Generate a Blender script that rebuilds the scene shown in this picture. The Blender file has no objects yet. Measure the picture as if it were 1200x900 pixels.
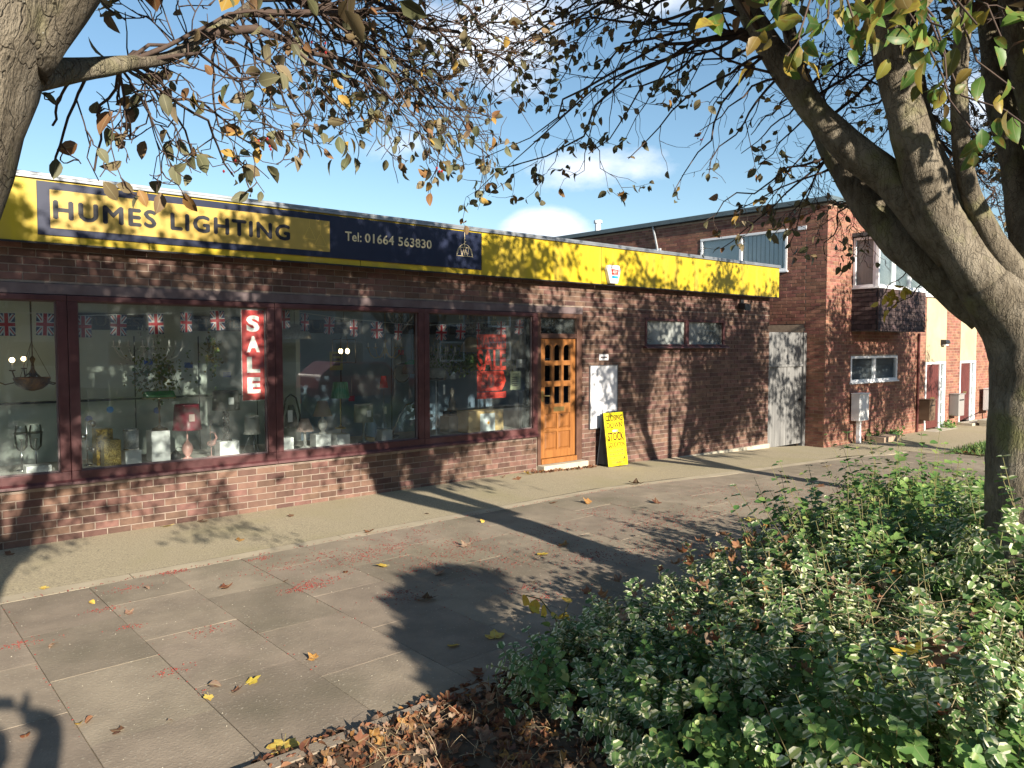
import bpy, math, random
import numpy as np
from mathutils import Vector, Matrix, Euler, noise as mnoise

R = math.radians
random.seed(7)
NR = np.random.default_rng(11)
SC = bpy.context.scene
COL = SC.collection

# ------------------------------------------------------------------ camera, sky, sun, exposure
CAM_H = 1.93
HEAD = R(49.2)                                   # view direction measured from +x (the shop front runs along +x)
cam_d = bpy.data.cameras.new('camera')
cam = bpy.data.objects.new('camera', cam_d); COL.objects.link(cam)
cam.location = (0, 0, CAM_H)
cam.rotation_euler = (R(90) - math.atan(45/915.), 0, HEAD - R(90))
cam_d.sensor_width = 36; cam_d.lens = 36*915/1200.
cam_d.clip_start = 0.02; cam_d.clip_end = 3000
SC.camera = cam

SUN_ALT, SUN_HEAD = 21.0, 83.0                   # light travels towards SUN_HEAD (from +x), dropping SUN_ALT
sd = Vector((math.cos(R(SUN_HEAD))*math.cos(R(SUN_ALT)), math.sin(R(SUN_HEAD))*math.cos(R(SUN_ALT)), -math.sin(R(SUN_ALT))))
sl = bpy.data.lights.new('sun', 'SUN'); sl.energy = 5.0; sl.angle = R(0.53); sl.color = (1.0, 0.90, 0.76)
so = bpy.data.objects.new('sun', sl); COL.objects.link(so)
so.rotation_euler = sd.to_track_quat('-Z', 'Y').to_euler()

W = bpy.data.worlds.new('World'); SC.world = W; W.use_nodes = True
nt = W.node_tree; nt.nodes.clear()
def wn(t, **k):
    n = nt.nodes.new(t)
    for a, b in k.items(): setattr(n, a, b)
    return n
sky = wn('ShaderNodeTexSky', sky_type='NISHITA', sun_disc=False)
sky.sun_elevation = R(SUN_ALT); sky.sun_rotation = R(90 - (SUN_HEAD + 180)); sky.air_density = 1.0; sky.dust_density = 0.3; sky.ozone_density = 2.0
tc = wn('ShaderNodeTexCoord')
nz = wn('ShaderNodeTexNoise'); nz.inputs['Scale'].default_value = 7; nz.inputs['Detail'].default_value = 7; nz.inputs['Roughness'].default_value = .62
mp = wn('ShaderNodeMapping'); mp.inputs['Scale'].default_value = (1, 1, 1.9)
nt.links.new(tc.outputs['Generated'], mp.inputs['Vector']); nt.links.new(mp.outputs['Vector'], nz.inputs['Vector'])
def fw_ray(u, v):
    th, p = HEAD, math.atan(45/915.)
    f = Vector((math.cos(th)*math.cos(p), math.sin(th)*math.cos(p), -math.sin(p)))
    r = Vector((math.sin(th), -math.cos(th), 0)); up = r.cross(f)
    return f + r*((u-600)/915.) + up*(-(v-450)/915.)
def M(op, a, b=None, clamp=False):
    n = wn('ShaderNodeMath', operation=op, use_clamp=clamp)
    for i, x in enumerate((a, b)):
        if x is None: continue
        if isinstance(x, (int, float)): n.inputs[i].default_value = x
        else: nt.links.new(x, n.inputs[i])
    return n.outputs[0]
acc = None                                       # cumulus banks: soft ellipses on the sky, their edges broken by noise
for az, el, rx, rz, amt in ((46.6, 8.3, 4.2, 2.0, 1.25), (44, 12.6, 10.0, 2.2, .62), (51, 21, 7.5, 5.0, .9), (38, 25, 8, 4, .85), (57, 14, 5, 1.8, .4), (90, 16, 10, 3, .8),
                            (15, 15, 10, 3, .9), (150, 18, 14, 4, .9), (200, 20, 16, 5, .9), (300, 18, 14, 5, .9), (340, 25, 12, 4, .8), (240, 30, 15, 6, .8)):
    c = Vector((math.cos(R(az))*math.cos(R(el)), math.sin(R(az))*math.cos(R(el)), math.sin(R(el))))
    s = wn('ShaderNodeVectorMath', operation='SUBTRACT'); nt.links.new(tc.outputs['Generated'], s.inputs[0]); s.inputs[1].default_value = c
    rv = wn('ShaderNodeVectorRotate', rotation_type='Z_AXIS'); nt.links.new(s.outputs[0], rv.inputs['Vector']); rv.inputs['Angle'].default_value = -R(az)
    sc_ = wn('ShaderNodeVectorMath', operation='MULTIPLY'); nt.links.new(rv.outputs[0], sc_.inputs[0]); sc_.inputs[1].default_value = (1/math.radians(rx), 1/math.radians(rx), 1/math.radians(rz))
    ln = wn('ShaderNodeVectorMath', operation='LENGTH'); nt.links.new(sc_.outputs[0], ln.inputs[0])
    f = M('MULTIPLY', M('SUBTRACT', 1.0, ln.outputs['Value'], True), amt*1.5)
    acc = f if acc is None else M('ADD', acc, f)
dens = M('MULTIPLY', M('SUBTRACT', M('ADD', M('MULTIPLY', acc, .55), nz.outputs['Fac']), .66), 3.2, True)
dens = M('MULTIPLY', dens, M('MULTIPLY', acc, 2.5, True), True)
hsv = wn('ShaderNodeHueSaturation'); hsv.inputs['Saturation'].default_value = 1.04; hsv.inputs['Hue'].default_value = .492; nt.links.new(sky.outputs[0], hsv.inputs['Color'])
mx = wn('ShaderNodeMix', data_type='RGBA')
nt.links.new(M('MULTIPLY', dens, .9), mx.inputs['Factor']); nt.links.new(hsv.outputs[0], mx.inputs['A']); mx.inputs['B'].default_value = (7.2, 7.6, 8.4, 1)
bg = wn('ShaderNodeBackground'); bg.inputs['Strength'].default_value = 0.069
nt.links.new(mx.outputs['Result'], bg.inputs['Color'])
wo = wn('ShaderNodeOutputWorld'); nt.links.new(bg.outputs[0], wo.inputs['Surface'])
SC.view_settings.view_transform = 'Standard'; SC.view_settings.look = 'None'
SC.view_settings.exposure = 1.25; SC.view_settings.gamma = 1
SC.cycles.max_bounces = 8; SC.cycles.transparent_max_bounces = 24; SC.cycles.use_denoising = True

# ------------------------------------------------------------------ survey helpers: sight lines of the photograph met with known planes
def on_y(u, v, y):
    d = fw_ray(u, v); t = y/d.y
    return Vector((d.x*t, y, CAM_H + d.z*t))
def at_depth(u, v, dep):
    d = fw_ray(u, v)
    return Vector((d.x*dep, d.y*dep, CAM_H + d.z*dep))
def on_ground(u, v):
    d = fw_ray(u, v); z = 0.0
    for _ in range(5):
        t = (z - CAM_H)/d.z; z = G(d.x*t)
    return Vector((d.x*t, d.y*t, z))
GP = [(-60, 0), (0.5, 0), (4, .025), (7.5, .045), (9, .0), (10.2, -.05), (12, -.1), (14.4, -.17), (16.2, -.28), (24, -.28), (90, -.3)]
def G(x):
    for (a, za), (b, zb) in zip(GP, GP[1:]):
        if x <= b:
            t = max(0, (x-a)/(b-a)); return za + (zb-za)*t
    return GP[-1][1]

# ------------------------------------------------------------------ materials
MATS = {}
def pm(name, c1, c2=None, scale=8, rough=.7, bump=0, bscale=40, metal=0, island=0, spec=.4, c3=None, s3=1.5, stretch=(1,1,1), detail=6, contrast=(.35,.65), emit=None, estr=0, trans=0, speck=None, speck_s=220, coat=0, bdist=.004):
    m = bpy.data.materials.new(name); m.use_nodes = True; t = m.node_tree; N = t.nodes; L = t.links
    b = N['Principled BSDF']; out = N['Material Output']
    b.inputs['Roughness'].default_value = rough; b.inputs['Metallic'].default_value = metal; b.inputs['Specular IOR Level'].default_value = spec
    b.inputs['Coat Weight'].default_value = coat
    geo = N.new('ShaderNodeNewGeometry')
    mpn = N.new('ShaderNodeMapping'); mpn.inputs['Scale'].default_value = stretch; L.new(geo.outputs['Position'], mpn.inputs['Vector'])
    vec = mpn.outputs['Vector']
    def mixc(f, a, bb):
        x = N.new('ShaderNodeMix'); x.data_type = 'RGBA'; L.new(f, x.inputs['Factor'])
        for k, val in (('A', a), ('B', bb)):
            if isinstance(val, tuple): x.inputs[k].default_value = (*val[:3], 1)
            else: L.new(val, x.inputs[k])
        return x.outputs['Result']
    def ns(s, d=detail):
        n = N.new('ShaderNodeTexNoise'); n.inputs['Scale'].default_value = s; n.inputs['Detail'].default_value = d; n.inputs['Roughness'].default_value = .6; L.new(vec, n.inputs['Vector']); return n
    def rng(x, a, bb):
        r = N.new('ShaderNodeMapRange'); r.inputs['From Min'].default_value = a; r.inputs['From Max'].default_value = bb; L.new(x, r.inputs['Value']); return r.outputs['Result']
    col = c1
    if c2 is not None:
        col = mixc(rng(ns(scale).outputs['Fac'], *contrast), c1, c2)
    if c3 is not None:
        col = mixc(rng(ns(s3, 3).outputs['Fac'], .5, .72), col, c3)
    if speck is not None:
        col = mixc(rng(ns(speck_s, 1).outputs['Fac'], .66, .72), col, speck)
    if island:
        oi = N.new('ShaderNodeObjectInfo')
        ad = N.new('ShaderNodeMath'); ad.operation = 'ADD'; L.new(geo.outputs['Random Per Island'], ad.inputs[0]); L.new(oi.outputs['Random'], ad.inputs[1])
        fr = N.new('ShaderNodeMath'); fr.operation = 'FRACT'; L.new(ad.outputs[0], fr.inputs[0])
        h = N.new('ShaderNodeHueSaturation')
        if isinstance(col, tuple): h.inputs['Color'].default_value = (*col[:3], 1)
        else: L.new(col, h.inputs['Color'])
        vr = N.new('ShaderNodeMapRange'); vr.inputs['To Min'].default_value = 1-island; vr.inputs['To Max'].default_value = 1+island; L.new(fr.outputs[0], vr.inputs['Value'])
        L.new(vr.outputs['Result'], h.inputs['Value'])
        hr = N.new('ShaderNodeMapRange'); hr.inputs['To Min'].default_value = .5-island*.05; hr.inputs['To Max'].default_value = .5+island*.04
        f7 = N.new('ShaderNodeMath'); f7.operation = 'MULTIPLY'; f7.inputs[1].default_value = 7.13; L.new(fr.outputs[0], f7.inputs[0])
        f8 = N.new('ShaderNodeMath'); f8.operation = 'FRACT'; L.new(f7.outputs[0], f8.inputs[0]); L.new(f8.outputs[0], hr.inputs['Value']); L.new(hr.outputs['Result'], h.inputs['Hue'])
        col = h.outputs['Color']
    if isinstance(col, tuple): b.inputs['Base Color'].default_value = (*col[:3], 1)
    else: L.new(col, b.inputs['Base Color'])
    if bump:
        bn = N.new('ShaderNodeBump'); bn.inputs['Strength'].default_value = bump; bn.inputs['Distance'].default_value = bdist
        L.new(ns(bscale, 6).outputs['Fac'], bn.inputs['Height']); L.new(bn.outputs['Normal'], b.inputs['Normal'])
    if emit:
        b.inputs['Emission Color'].default_value = (*emit, 1); b.inputs['Emission Strength'].default_value = estr
    if trans:
        tr = N.new('ShaderNodeBsdfTranslucent')
        if isinstance(col, tuple): tr.inputs['Color'].default_value = (*col[:3], 1)
        else: L.new(col, tr.inputs['Color'])
        ms = N.new('ShaderNodeMixShader'); ms.inputs['Fac'].default_value = trans
        L.new(b.outputs[0], ms.inputs[1]); L.new(tr.outputs[0], ms.inputs[2]); L.new(ms.outputs[0], out.inputs['Surface'])
    MATS[name] = m
    return m
def glass_mat(name, tint=(.93, .96, .95), ior=1.5, gain=1.0, rough=0.0, dirt=0.0):
    m = bpy.data.materials.new(name); m.use_nodes = True; t = m.node_tree; N = t.nodes; L = t.links
    N.remove(N['Principled BSDF']); out = N['Material Output']
    tr = N.new('ShaderNodeBsdfTransparent'); tr.inputs['Color'].default_value = (*tint, 1)
    gl = N.new('ShaderNodeBsdfGlossy'); gl.inputs['Roughness'].default_value = rough; gl.inputs['Color'].default_value = (.95, .98, 1, 1)
    fr = N.new('ShaderNodeFresnel'); fr.inputs['IOR'].default_value = ior
    ml = N.new('ShaderNodeMath'); ml.operation = 'MULTIPLY'; ml.inputs[1].default_value = gain; ml.use_clamp = True; L.new(fr.outputs[0], ml.inputs[0])
    ms = N.new('ShaderNodeMixShader'); L.new(ml.outputs[0], ms.inputs['Fac']); L.new(tr.outputs[0], ms.inputs[1]); L.new(gl.outputs[0], ms.inputs[2])
    last = ms
    if dirt:
        df = N.new('ShaderNodeBsdfDiffuse'); df.inputs['Color'].default_value = (.55, .58, .56, 1)
        geo = N.new('ShaderNodeNewGeometry'); n = N.new('ShaderNodeTexNoise'); n.inputs['Scale'].default_value = 1.7; n.inputs['Detail'].default_value = 5; L.new(geo.outputs['Position'], n.inputs['Vector'])
        r = N.new('ShaderNodeMapRange'); r.inputs['From Min'].default_value = .3; r.inputs['From Max'].default_value = .8; r.inputs['To Max'].default_value = dirt; L.new(n.outputs['Fac'], r.inputs['Value'])
        m2 = N.new('ShaderNodeMixShader'); L.new(r.outputs['Result'], m2.inputs['Fac']); L.new(ms.outputs[0], m2.inputs[1]); L.new(df.outputs[0], m2.inputs[2]); last = m2
    L.new(last.outputs[0], out.inputs['Surface'])
    MATS[name] = m
    return m
def leaf_mat(name, stops, trans=.25, edge=None, rough=.45, spec=.4, spot=None):
    """colour by leaf (random per island) through a ramp; edge = pale margin of variegated leaves"""
    m = bpy.data.materials.new(name); m.use_nodes = True; t = m.node_tree; N = t.nodes; L = t.links
    b = N['Principled BSDF']; out = N['Material Output']; b.inputs['Roughness'].default_value = rough; b.inputs['Specular IOR Level'].default_value = spec
    geo = N.new('ShaderNodeNewGeometry'); oi = N.new('ShaderNodeObjectInfo')
    ad = N.new('ShaderNodeMath'); ad.operation = 'ADD'; L.new(geo.outputs['Random Per Island'], ad.inputs[0]); L.new(oi.outputs['Random'], ad.inputs[1])
    fr = N.new('ShaderNodeMath'); fr.operation = 'FRACT'; L.new(ad.outputs[0], fr.inputs[0])
    rp = N.new('ShaderNodeValToRGB'); L.new(fr.outputs[0], rp.inputs['Fac'])
    e = rp.color_ramp.elements
    while len(e) < len(stops): e.new(.5)
    for i, (p, c) in enumerate(stops): e[i].position = p; e[i].color = (*c, 1)
    col = rp.outputs['Color']
    uv = N.new('ShaderNodeUVMap'); sp = N.new('ShaderNodeSeparateXYZ'); L.new(uv.outputs[0], sp.inputs[0])
    def MM(op, a, bb):
        n = N.new('ShaderNodeMath'); n.operation = op
        for i, x in enumerate((a, bb)):
            if isinstance(x, (int, float)): n.inputs[i].default_value = x
            else: L.new(x, n.inputs[i])
        return n.outputs[0]
    ed = MM('ABSOLUTE', MM('SUBTRACT', sp.outputs['X'], .5), 0)
    nn = N.new('ShaderNodeTexNoise'); nn.inputs['Scale'].default_value = 90; L.new(geo.outputs['Position'], nn.inputs['Vector'])
    if edge is not None:
        v = MM('ADD', ed, MM('MULTIPLY', MM('SUBTRACT', nn.outputs['Fac'], .5), .35))
        v = MM('ADD', v, MM('MULTIPLY', MM('SUBTRACT', fr.outputs[0], .5), .2))
        r = N.new('ShaderNodeMapRange'); r.inputs['From Min'].default_value = .285; r.inputs['From Max'].default_value = .375; L.new(v, r.inputs['Value'])
        x = N.new('ShaderNodeMix'); x.data_type = 'RGBA'; L.new(r.outputs['Result'], x.inputs['Factor']); L.new(col, x.inputs['A']); x.inputs['B'].default_value = (*edge, 1); col = x.outputs['Result']
    if spot is not None:
        nn.inputs['Scale'].default_value = 45
        r = N.new('ShaderNodeMapRange'); r.inputs['From Min'].default_value = .52; r.inputs['From Max'].default_value = .68; L.new(nn.outputs['Fac'], r.inputs['Value'])
        x = N.new('ShaderNodeMix'); x.data_type = 'RGBA'; L.new(r.outputs['Result'], x.inputs['Factor']); L.new(col, x.inputs['A']); x.inputs['B'].default_value = (*spot, 1); col = x.outputs['Result']
    # paler midrib
    r = N.new('ShaderNodeMapRange'); r.inputs['From Min'].default_value = .0; r.inputs['From Max'].default_value = .05; r.inputs['To Min'].default_value = .35; r.inputs['To Max'].default_value = 0; L.new(ed, r.inputs['Value'])
    x = N.new('ShaderNodeMix'); x.data_type = 'RGBA'; L.new(r.outputs['Result'], x.inputs['Factor']); L.new(col, x.inputs['A']); x.inputs['B'].default_value = (.4, .38, .22, 1); col = x.outputs['Result']
    L.new(col, b.inputs['Base Color'])
    if trans:
        tr = N.new('ShaderNodeBsdfTranslucent'); L.new(col, tr.inputs['Color'])
        ms = N.new('ShaderNodeMixShader'); ms.inputs['Fac'].default_value = trans
        L.new(b.outputs[0], ms.inputs[1]); L.new(tr.outputs[0], ms.inputs[2]); L.new(ms.outputs[0], out.inputs['Surface'])
    MATS[name] = m
    return m

pm('shop_brick', (.095, .052, .039), (.150, .084, .062), 9, .85, .5, 160, island=.34, c3=(.165, .096, .073), s3=1.1)
pm('shop_mortar', (.29, .235, .19), (.21, .165, .135), 14, .95, .4, 120)
pm('house_brick', (.19, .08, .055), (.275, .132, .088), 6, .85, .4, 150, island=.28)
pm('house_mortar', (.36, .27, .19), (.27, .19, .14), 14, .95, .3, 120)
pm('dark_tile', (.05, .034, .034), (.078, .05, .048), 7, .85, .2, 60, island=.35)
pm('maroon_paint', (.052, .015, .016), (.085, .028, .028), 5, .5, .25, 60, c3=(.125, .055, .055), s3=2.3)
pm('dark_frame', (.075, .035, .025), (.11, .055, .035), 6, .55, .2, 70)
pm('lintel_paint', (.15, .115, .115), (.10, .07, .07), 5, .7, .2, 80)
pm('yellow_panel', (.50, .365, .018), (.45, .33, .022), 1.6, .38, .05, 20, c3=(.39, .285, .04), s3=1.2, stretch=(3.5, 3.5, .5))
pm('gold_panel', (.45, .31, .065), (.41, .285, .062), 3, .4)
pm('navy_panel', (.012, .017, .042), (.016, .022, .05), 3, .35)
pm('letter_black', (.012, .014, .022), rough=.4)
pm('letter_cream', (.75, .62, .36), rough=.4)
pm('letter_gold', (.60, .42, .085), rough=.4)
pm('cap_metal', (.32, .34, .36), (.22, .24, .26), 4, .45, .1, 40, metal=.6)
pm('roof_felt', (.06, .06, .065), (.10, .10, .10), 5, .95, .3, 80)
pm('concrete', (.46, .42, .33), (.36, .33, .26), 3, .95, .5, 90, speck=(.2, .18, .15), speck_s=150)
pm('aggregate', (.43, .365, .24), (.24, .205, .14), 70, .97, 1.0, 80, c3=(.31, .27, .16), s3=.9, speck=(.14, .12, .09), speck_s=60, bdist=.006)
pm('cast_concrete', (.38, .325, .235), (.29, .25, .18), 3, .95, .4, 90)
pm('slab', (.285, .235, .175), (.185, .152, .114), 3.1, .94, 1.0, 60, island=.13, c3=(.15, .13, .09), s3=.8, speck=(.30, .265, .205), speck_s=60, contrast=(.3, .7))
pm('joint_sand', (.12, .10, .07), (.20, .16, .10), 16, 1, .5, 120)
pm('soil', (.055, .038, .025), (.10, .072, .045), 9, 1, .8, 60)
pm('ground_tarmac', (.060, .058, .055), (.085, .08, .075), 4, .95, .5, 150)
pm('oak_door', (.215, .083, .022), (.29, .12, .034), 3, .4, .15, 50, stretch=(9, 9, .7), coat=.2)
pm('door_recess', (.185, .07, .018), (.25, .10, .028), 3, .45, .15, 50, stretch=(9, 9, .7))
pm('white_paint', (.78, .78, .77), (.72, .72, .71), 4, .4)
pm('white_panel', (.74, .74, .76), (.66, .67, .70), 2.5, .45)
pm('upvc', (.80, .81, .82), rough=.3)
pm('brass', (.55, .42, .18), rough=.3, metal=.9)
pm('chrome', (.7, .7, .72), rough=.15, metal=1)
pm('bronze', (.085, .05, .025), (.14, .09, .045), 20, .35, metal=.7)
pm('black_metal', (.02, .02, .022), rough=.45)
pm('sign_yellow', (.66, .56, .010), (.62, .52, .012), 4, .4)
pm('sign_ink', (.09, .016, .004), (.045, .022, .006), 9, .5)
pm('sign_grey_ink', (.07, .065, .04), rough=.5)
pm('sign_red', (.66, .03, .012), rough=.5)
pm('poster_red', (.62, .022, .018), (.52, .02, .018), 4, .45, trans=.1)
pm('poster_white', (.82, .8, .78), rough=.5)
pm('poster_orange', (.95, .065, .022), (.85, .05, .02), 5, .5, trans=.1)
pm('poster_darkred', (.22, .012, .008), rough=.5)
pm('grey_gate', (.13, .13, .128), (.20, .20, .195), 3, .6, .15, 40, stretch=(3, 3, .5), island=.08)
pm('cream_panel', (.46, .38, .25), (.38, .31, .20), 2, .8, .2, 60)
pm('maroon_door', (.085, .022, .02), (.11, .03, .026), 4, .5)
pm('blind', (.74, .78, .80), (.66, .70, .73), 2, .7)
pm('curtain', (.32, .34, .34), (.4, .42, .42), 3, .9, stretch=(8, 8, .4))
pm('roof_trim', (.10, .135, .15), (.08, .11, .125), 4, .5)
pm('mail_grey', (.26, .25, .24), rough=.5); pm('mail_brown', (.13, .085, .055), rough=.55)
def bark_mat(name, dark, mid, pale, moss):
    m = bpy.data.materials.new(name); m.use_nodes = True; t = m.node_tree; N = t.nodes; L = t.links; b = N['Principled BSDF']; b.inputs['Roughness'].default_value = .93; b.inputs['Specular IOR Level'].default_value = .25
    geo = N.new('ShaderNodeNewGeometry')
    def noise(sc, st, d=7, r=.65):
        mp_ = N.new('ShaderNodeMapping'); mp_.inputs['Scale'].default_value = st; L.new(geo.outputs['Position'], mp_.inputs['Vector']); n = N.new('ShaderNodeTexNoise'); n.inputs['Scale'].default_value = sc; n.inputs['Detail'].default_value = d; n.inputs['Roughness'].default_value = r; L.new(mp_.outputs[0], n.inputs['Vector']); return n.outputs['Fac']
    def rng(x, a, c, lo=0, hi=1):
        r = N.new('ShaderNodeMapRange'); r.inputs['From Min'].default_value = a; r.inputs['From Max'].default_value = c; r.inputs['To Min'].default_value = lo; r.inputs['To Max'].default_value = hi; L.new(x, r.inputs['Value']); return r.outputs['Result']
    def mix(f, a, c):
        x = N.new('ShaderNodeMix'); x.data_type = 'RGBA'; L.new(f, x.inputs['Factor'])
        for k, v in (('A', a), ('B', c)):
            if isinstance(v, tuple): x.inputs[k].default_value = (*v, 1)
            else: L.new(v, x.inputs[k])
        return x.outputs['Result']
    big, grain, fine = noise(4, (1, 1, .7)), noise(24, (1, 1, .28)), noise(120, (1, 1, .6), 4)
    col = mix(rng(grain, .35, .65), dark, mid); col = mix(rng(big, .48, .66), col, pale); col = mix(rng(noise(2.6, (1, 1, 1), 4), .52, .68), col, moss)
    vr = N.new('ShaderNodeTexVoronoi'); vr.feature = 'DISTANCE_TO_EDGE'; vr.inputs['Scale'].default_value = 15; mp2 = N.new('ShaderNodeMapping'); mp2.inputs['Scale'].default_value = (1.6, 1.6, .42); L.new(geo.outputs['Position'], mp2.inputs['Vector']); wob = N.new('ShaderNodeVectorMath'); wob.operation = 'ADD'; L.new(mp2.outputs[0], wob.inputs[0])
    nz_ = N.new('ShaderNodeTexNoise'); nz_.inputs['Scale'].default_value = 6; nz_.inputs['Detail'].default_value = 4; L.new(geo.outputs['Position'], nz_.inputs['Vector']); sc2 = N.new('ShaderNodeVectorMath'); sc2.operation = 'SCALE'; sc2.inputs['Scale'].default_value = .35; L.new(nz_.outputs['Color'], sc2.inputs[0]); L.new(sc2.outputs[0], wob.inputs[1]); L.new(wob.outputs[0], vr.inputs['Vector'])
    crack = rng(vr.outputs['Distance'], 0, .045); col = mix(rng(crack, 0, 1, .28, 0), col, (.03, .024, .018)); col = mix(rng(fine, .66, .74), col, (.34, .33, .28))
    L.new(col, b.inputs['Base Color'])
    def mm(op, a, c):
        n = N.new('ShaderNodeMath'); n.operation = op
        for i_, v in enumerate((a, c)):
            if isinstance(v, (int, float)): n.inputs[i_].default_value = v
            else: L.new(v, n.inputs[i_])
        return n.outputs[0]
    h = mm('ADD', mm('ADD', mm('MULTIPLY', grain, .8), mm('MULTIPLY', big, .8)), mm('ADD', mm('MULTIPLY', crack, .12), mm('MULTIPLY', fine, .25)))
    bn = N.new('ShaderNodeBump'); bn.inputs['Strength'].default_value = 1; bn.inputs['Distance'].default_value = .035; L.new(h, bn.inputs['Height']); L.new(bn.outputs[0], b.inputs['Normal']); MATS[name] = m
bark_mat('bark', (.10, .083, .06), (.20, .17, .125), (.28, .245, .19), (.19, .185, .085))
pm('twig', (.055, .036, .030), (.085, .058, .044), 12, .85, .3, 90)
pm('stem_green', (.10, .12, .035), (.15, .11, .05), 14, .8)
pm('straw', (.52, .42, .25), (.36, .27, .15), 9, .9, island=.35)
pm('berry', (.32, .03, .028), (.22, .02, .02), 60, .35)
pm('crushed', (.30, .055, .042), (.18, .042, .034), 40, .8)
pm('wall_pale', (.62, .67, .62), (.54, .59, .54), 1.2, .8)
pm('wall_blue', (.25, .35, .46), (.21, .30, .40), 1.2, .75)
pm('wall_dark', (.03, .034, .04), rough=.9)
pm('ceiling_tile', (.60, .60, .54), (.52, .52, .47), 2, .9)
pm('display_floor', (.48, .47, .43), (.40, .39, .36), 3, .8)
pm('seam', (.02, .025, .03), rough=.9)
pm('box_white', (.80, .81, .82), rough=.5)
pm('gold_mesh', (.52, .36, .07), (.16, .10, .015), 55, .35, metal=.75, detail=0)
pm('gold_glitter', (.75, .58, .20), (.30, .2, .05), 90, .3, metal=.6, detail=0)
pm('silver_mesh', (.68, .70, .72), (.45, .47, .5), 70, .4, metal=.3, detail=0)
pm('shade_burgundy', (.20, .01, .03), (.26, .014, .04), 9, .35, trans=.2, coat=.4)
pm('shade_grey', (.05, .048, .047), (.08, .075, .072), 9, .35, coat=.4)
pm('shade_white', (.72, .71, .68), rough=.6, trans=.25)
pm('shade_pink', (.50, .36, .33), (.56, .43, .40), 20, .6, trans=.25)
pm('shade_silver', (.38, .39, .37), (.30, .31, .29), 18, .5, trans=.2)
pm('shade_green', (.03, .36, .20), (.22, .62, .45), 14, .4, trans=.3, stretch=(3, 3, .2))
pm('glass_green', (.01, .26, .04), (.03, .36, .07), 10, .15, trans=.3, coat=.6)
pm('shade_beige', (.55, .45, .30), (.66, .56, .40), 5, .4, trans=.3)
pm('ceramic_pink', (.55, .30, .27), rough=.3)
pm('ceramic_white', (.74, .72, .69), rough=.25)
pm('blue_plastic', (.01, .07, .40), rough=.3); pm('blue_bright', (.02, .26, .75), rough=.3); pm('blue_pale', (.45, .62, .80), rough=.3, trans=.2)
pm('red_tag', (.65, .02, .07), rough=.5)
pm('amber', (.30, .14, .03), (.12, .05, .02), 30, .3, trans=.2)
pm('card_yellow', (.60, .55, .16), (.52, .47, .14), 8, .6); pm('card_cream', (.66, .68, .45), (.58, .61, .38), 25, .6)
pm('card_box', (.60, .40, .16), (.70, .52, .25), 6, .6); pm('carton', (.36, .32, .27), (.30, .27, .23), 5, .8); pm('box_print', (.72, .80, .84), rough=.5); pm('yolk', (.85, .42, .03), rough=.4)
pm('bulb_lit', (.9, .7, .4), emit=(1, .72, .36), estr=5)
pm('crystal', (.62, .64, .62), rough=.08, metal=.35)
pm('flag_navy', (.018, .035, .14), rough=.7, trans=.15); pm('flag_white', (.74, .74, .74), rough=.7, trans=.15); pm('flag_red', (.52, .015, .03), rough=.7, trans=.15)
pm('cord_white', (.7, .7, .68), rough=.7)
pm('car_paint', (.42, .012, .012), rough=.25, coat=.9); pm('tyre', (.02, .02, .02), rough=.9); pm('car_glass', (.02, .025, .03), rough=.05, spec=.8)
pm('render_pale', (.62, .60, .56), (.55, .53, .50), 2, .9)
pm('skin', (.45, .27, .20), rough=.5); pm('jacket', (.03, .035, .05), (.04, .045, .06), 10, .9); pm('jeans', (.04, .06, .12), (.05, .075, .14), 20, .9); pm('hair', (.05, .035, .022), rough=.7)
pm('grass_soil', (.10, .095, .035), (.14, .10, .05), 7, 1, .8, 50)
glass_mat('shop_glass', gain=1.0, dirt=.10)
glass_mat('house_glass', tint=(.92, .94, .95), gain=.9, dirt=.06)
glass_mat('frosted_glass', tint=(.6, .62, .6), gain=.6, dirt=.75)
glass_mat('clear_glass', tint=(.86, .88, .88), gain=1.4)
leaf_mat('tree_leaf', [(0, (.085, .082, .045)), (.22, (.14, .14, .078)), (.40, (.18, .13, .07)), (.58, (.10, .115, .055)), (.75, (.20, .17, .11)), (.88, (.20, .095, .04)), (.97, (.36, .23, .05))], .2, rough=.6, spec=.25)
leaf_mat('tree_leaf_green', [(0, (.07, .15, .03)), (.35, (.12, .22, .045)), (.6, (.20, .27, .06)), (.76, (.36, .27, .04)), (.85, (.17, .11, .04)), (1, (.10, .17, .035))], .4, spot=(.24, .17, .04))
leaf_mat('shrub_variegated', [(0, (.07, .15, .05)), (.4, (.13, .23, .075)), (.8, (.19, .29, .09)), (1, (.28, .32, .11))], .3, edge=(.72, .72, .50))
leaf_mat('shrub_green', [(0, (.075, .17, .045)), (.5, (.14, .26, .07)), (.85, (.22, .33, .09)), (1, (.33, .36, .12))], .35)
leaf_mat('shrub_dark', [(0, (.012, .03, .012)), (.6, (.022, .05, .018)), (1, (.04, .07, .025))], .1)
leaf_mat('dry_leaf', [(0, (.10, .04, .026)), (.2, (.19, .07, .035)), (.4, (.24, .12, .065)), (.55, (.07, .04, .03)), (.7, (.34, .25, .18)), (.82, (.16, .065, .045)), (.93, (.36, .19, .05)), (1, (.14, .09, .065))], .15, rough=.8, spec=.2, spot=(.16, .08, .035))
leaf_mat('yellow_leaf', [(0, (.62, .48, .07)), (.5, (.55, .36, .05)), (1, (.60, .52, .16))], .2, rough=.7, spec=.2, spot=(.45, .25, .05))

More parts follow.
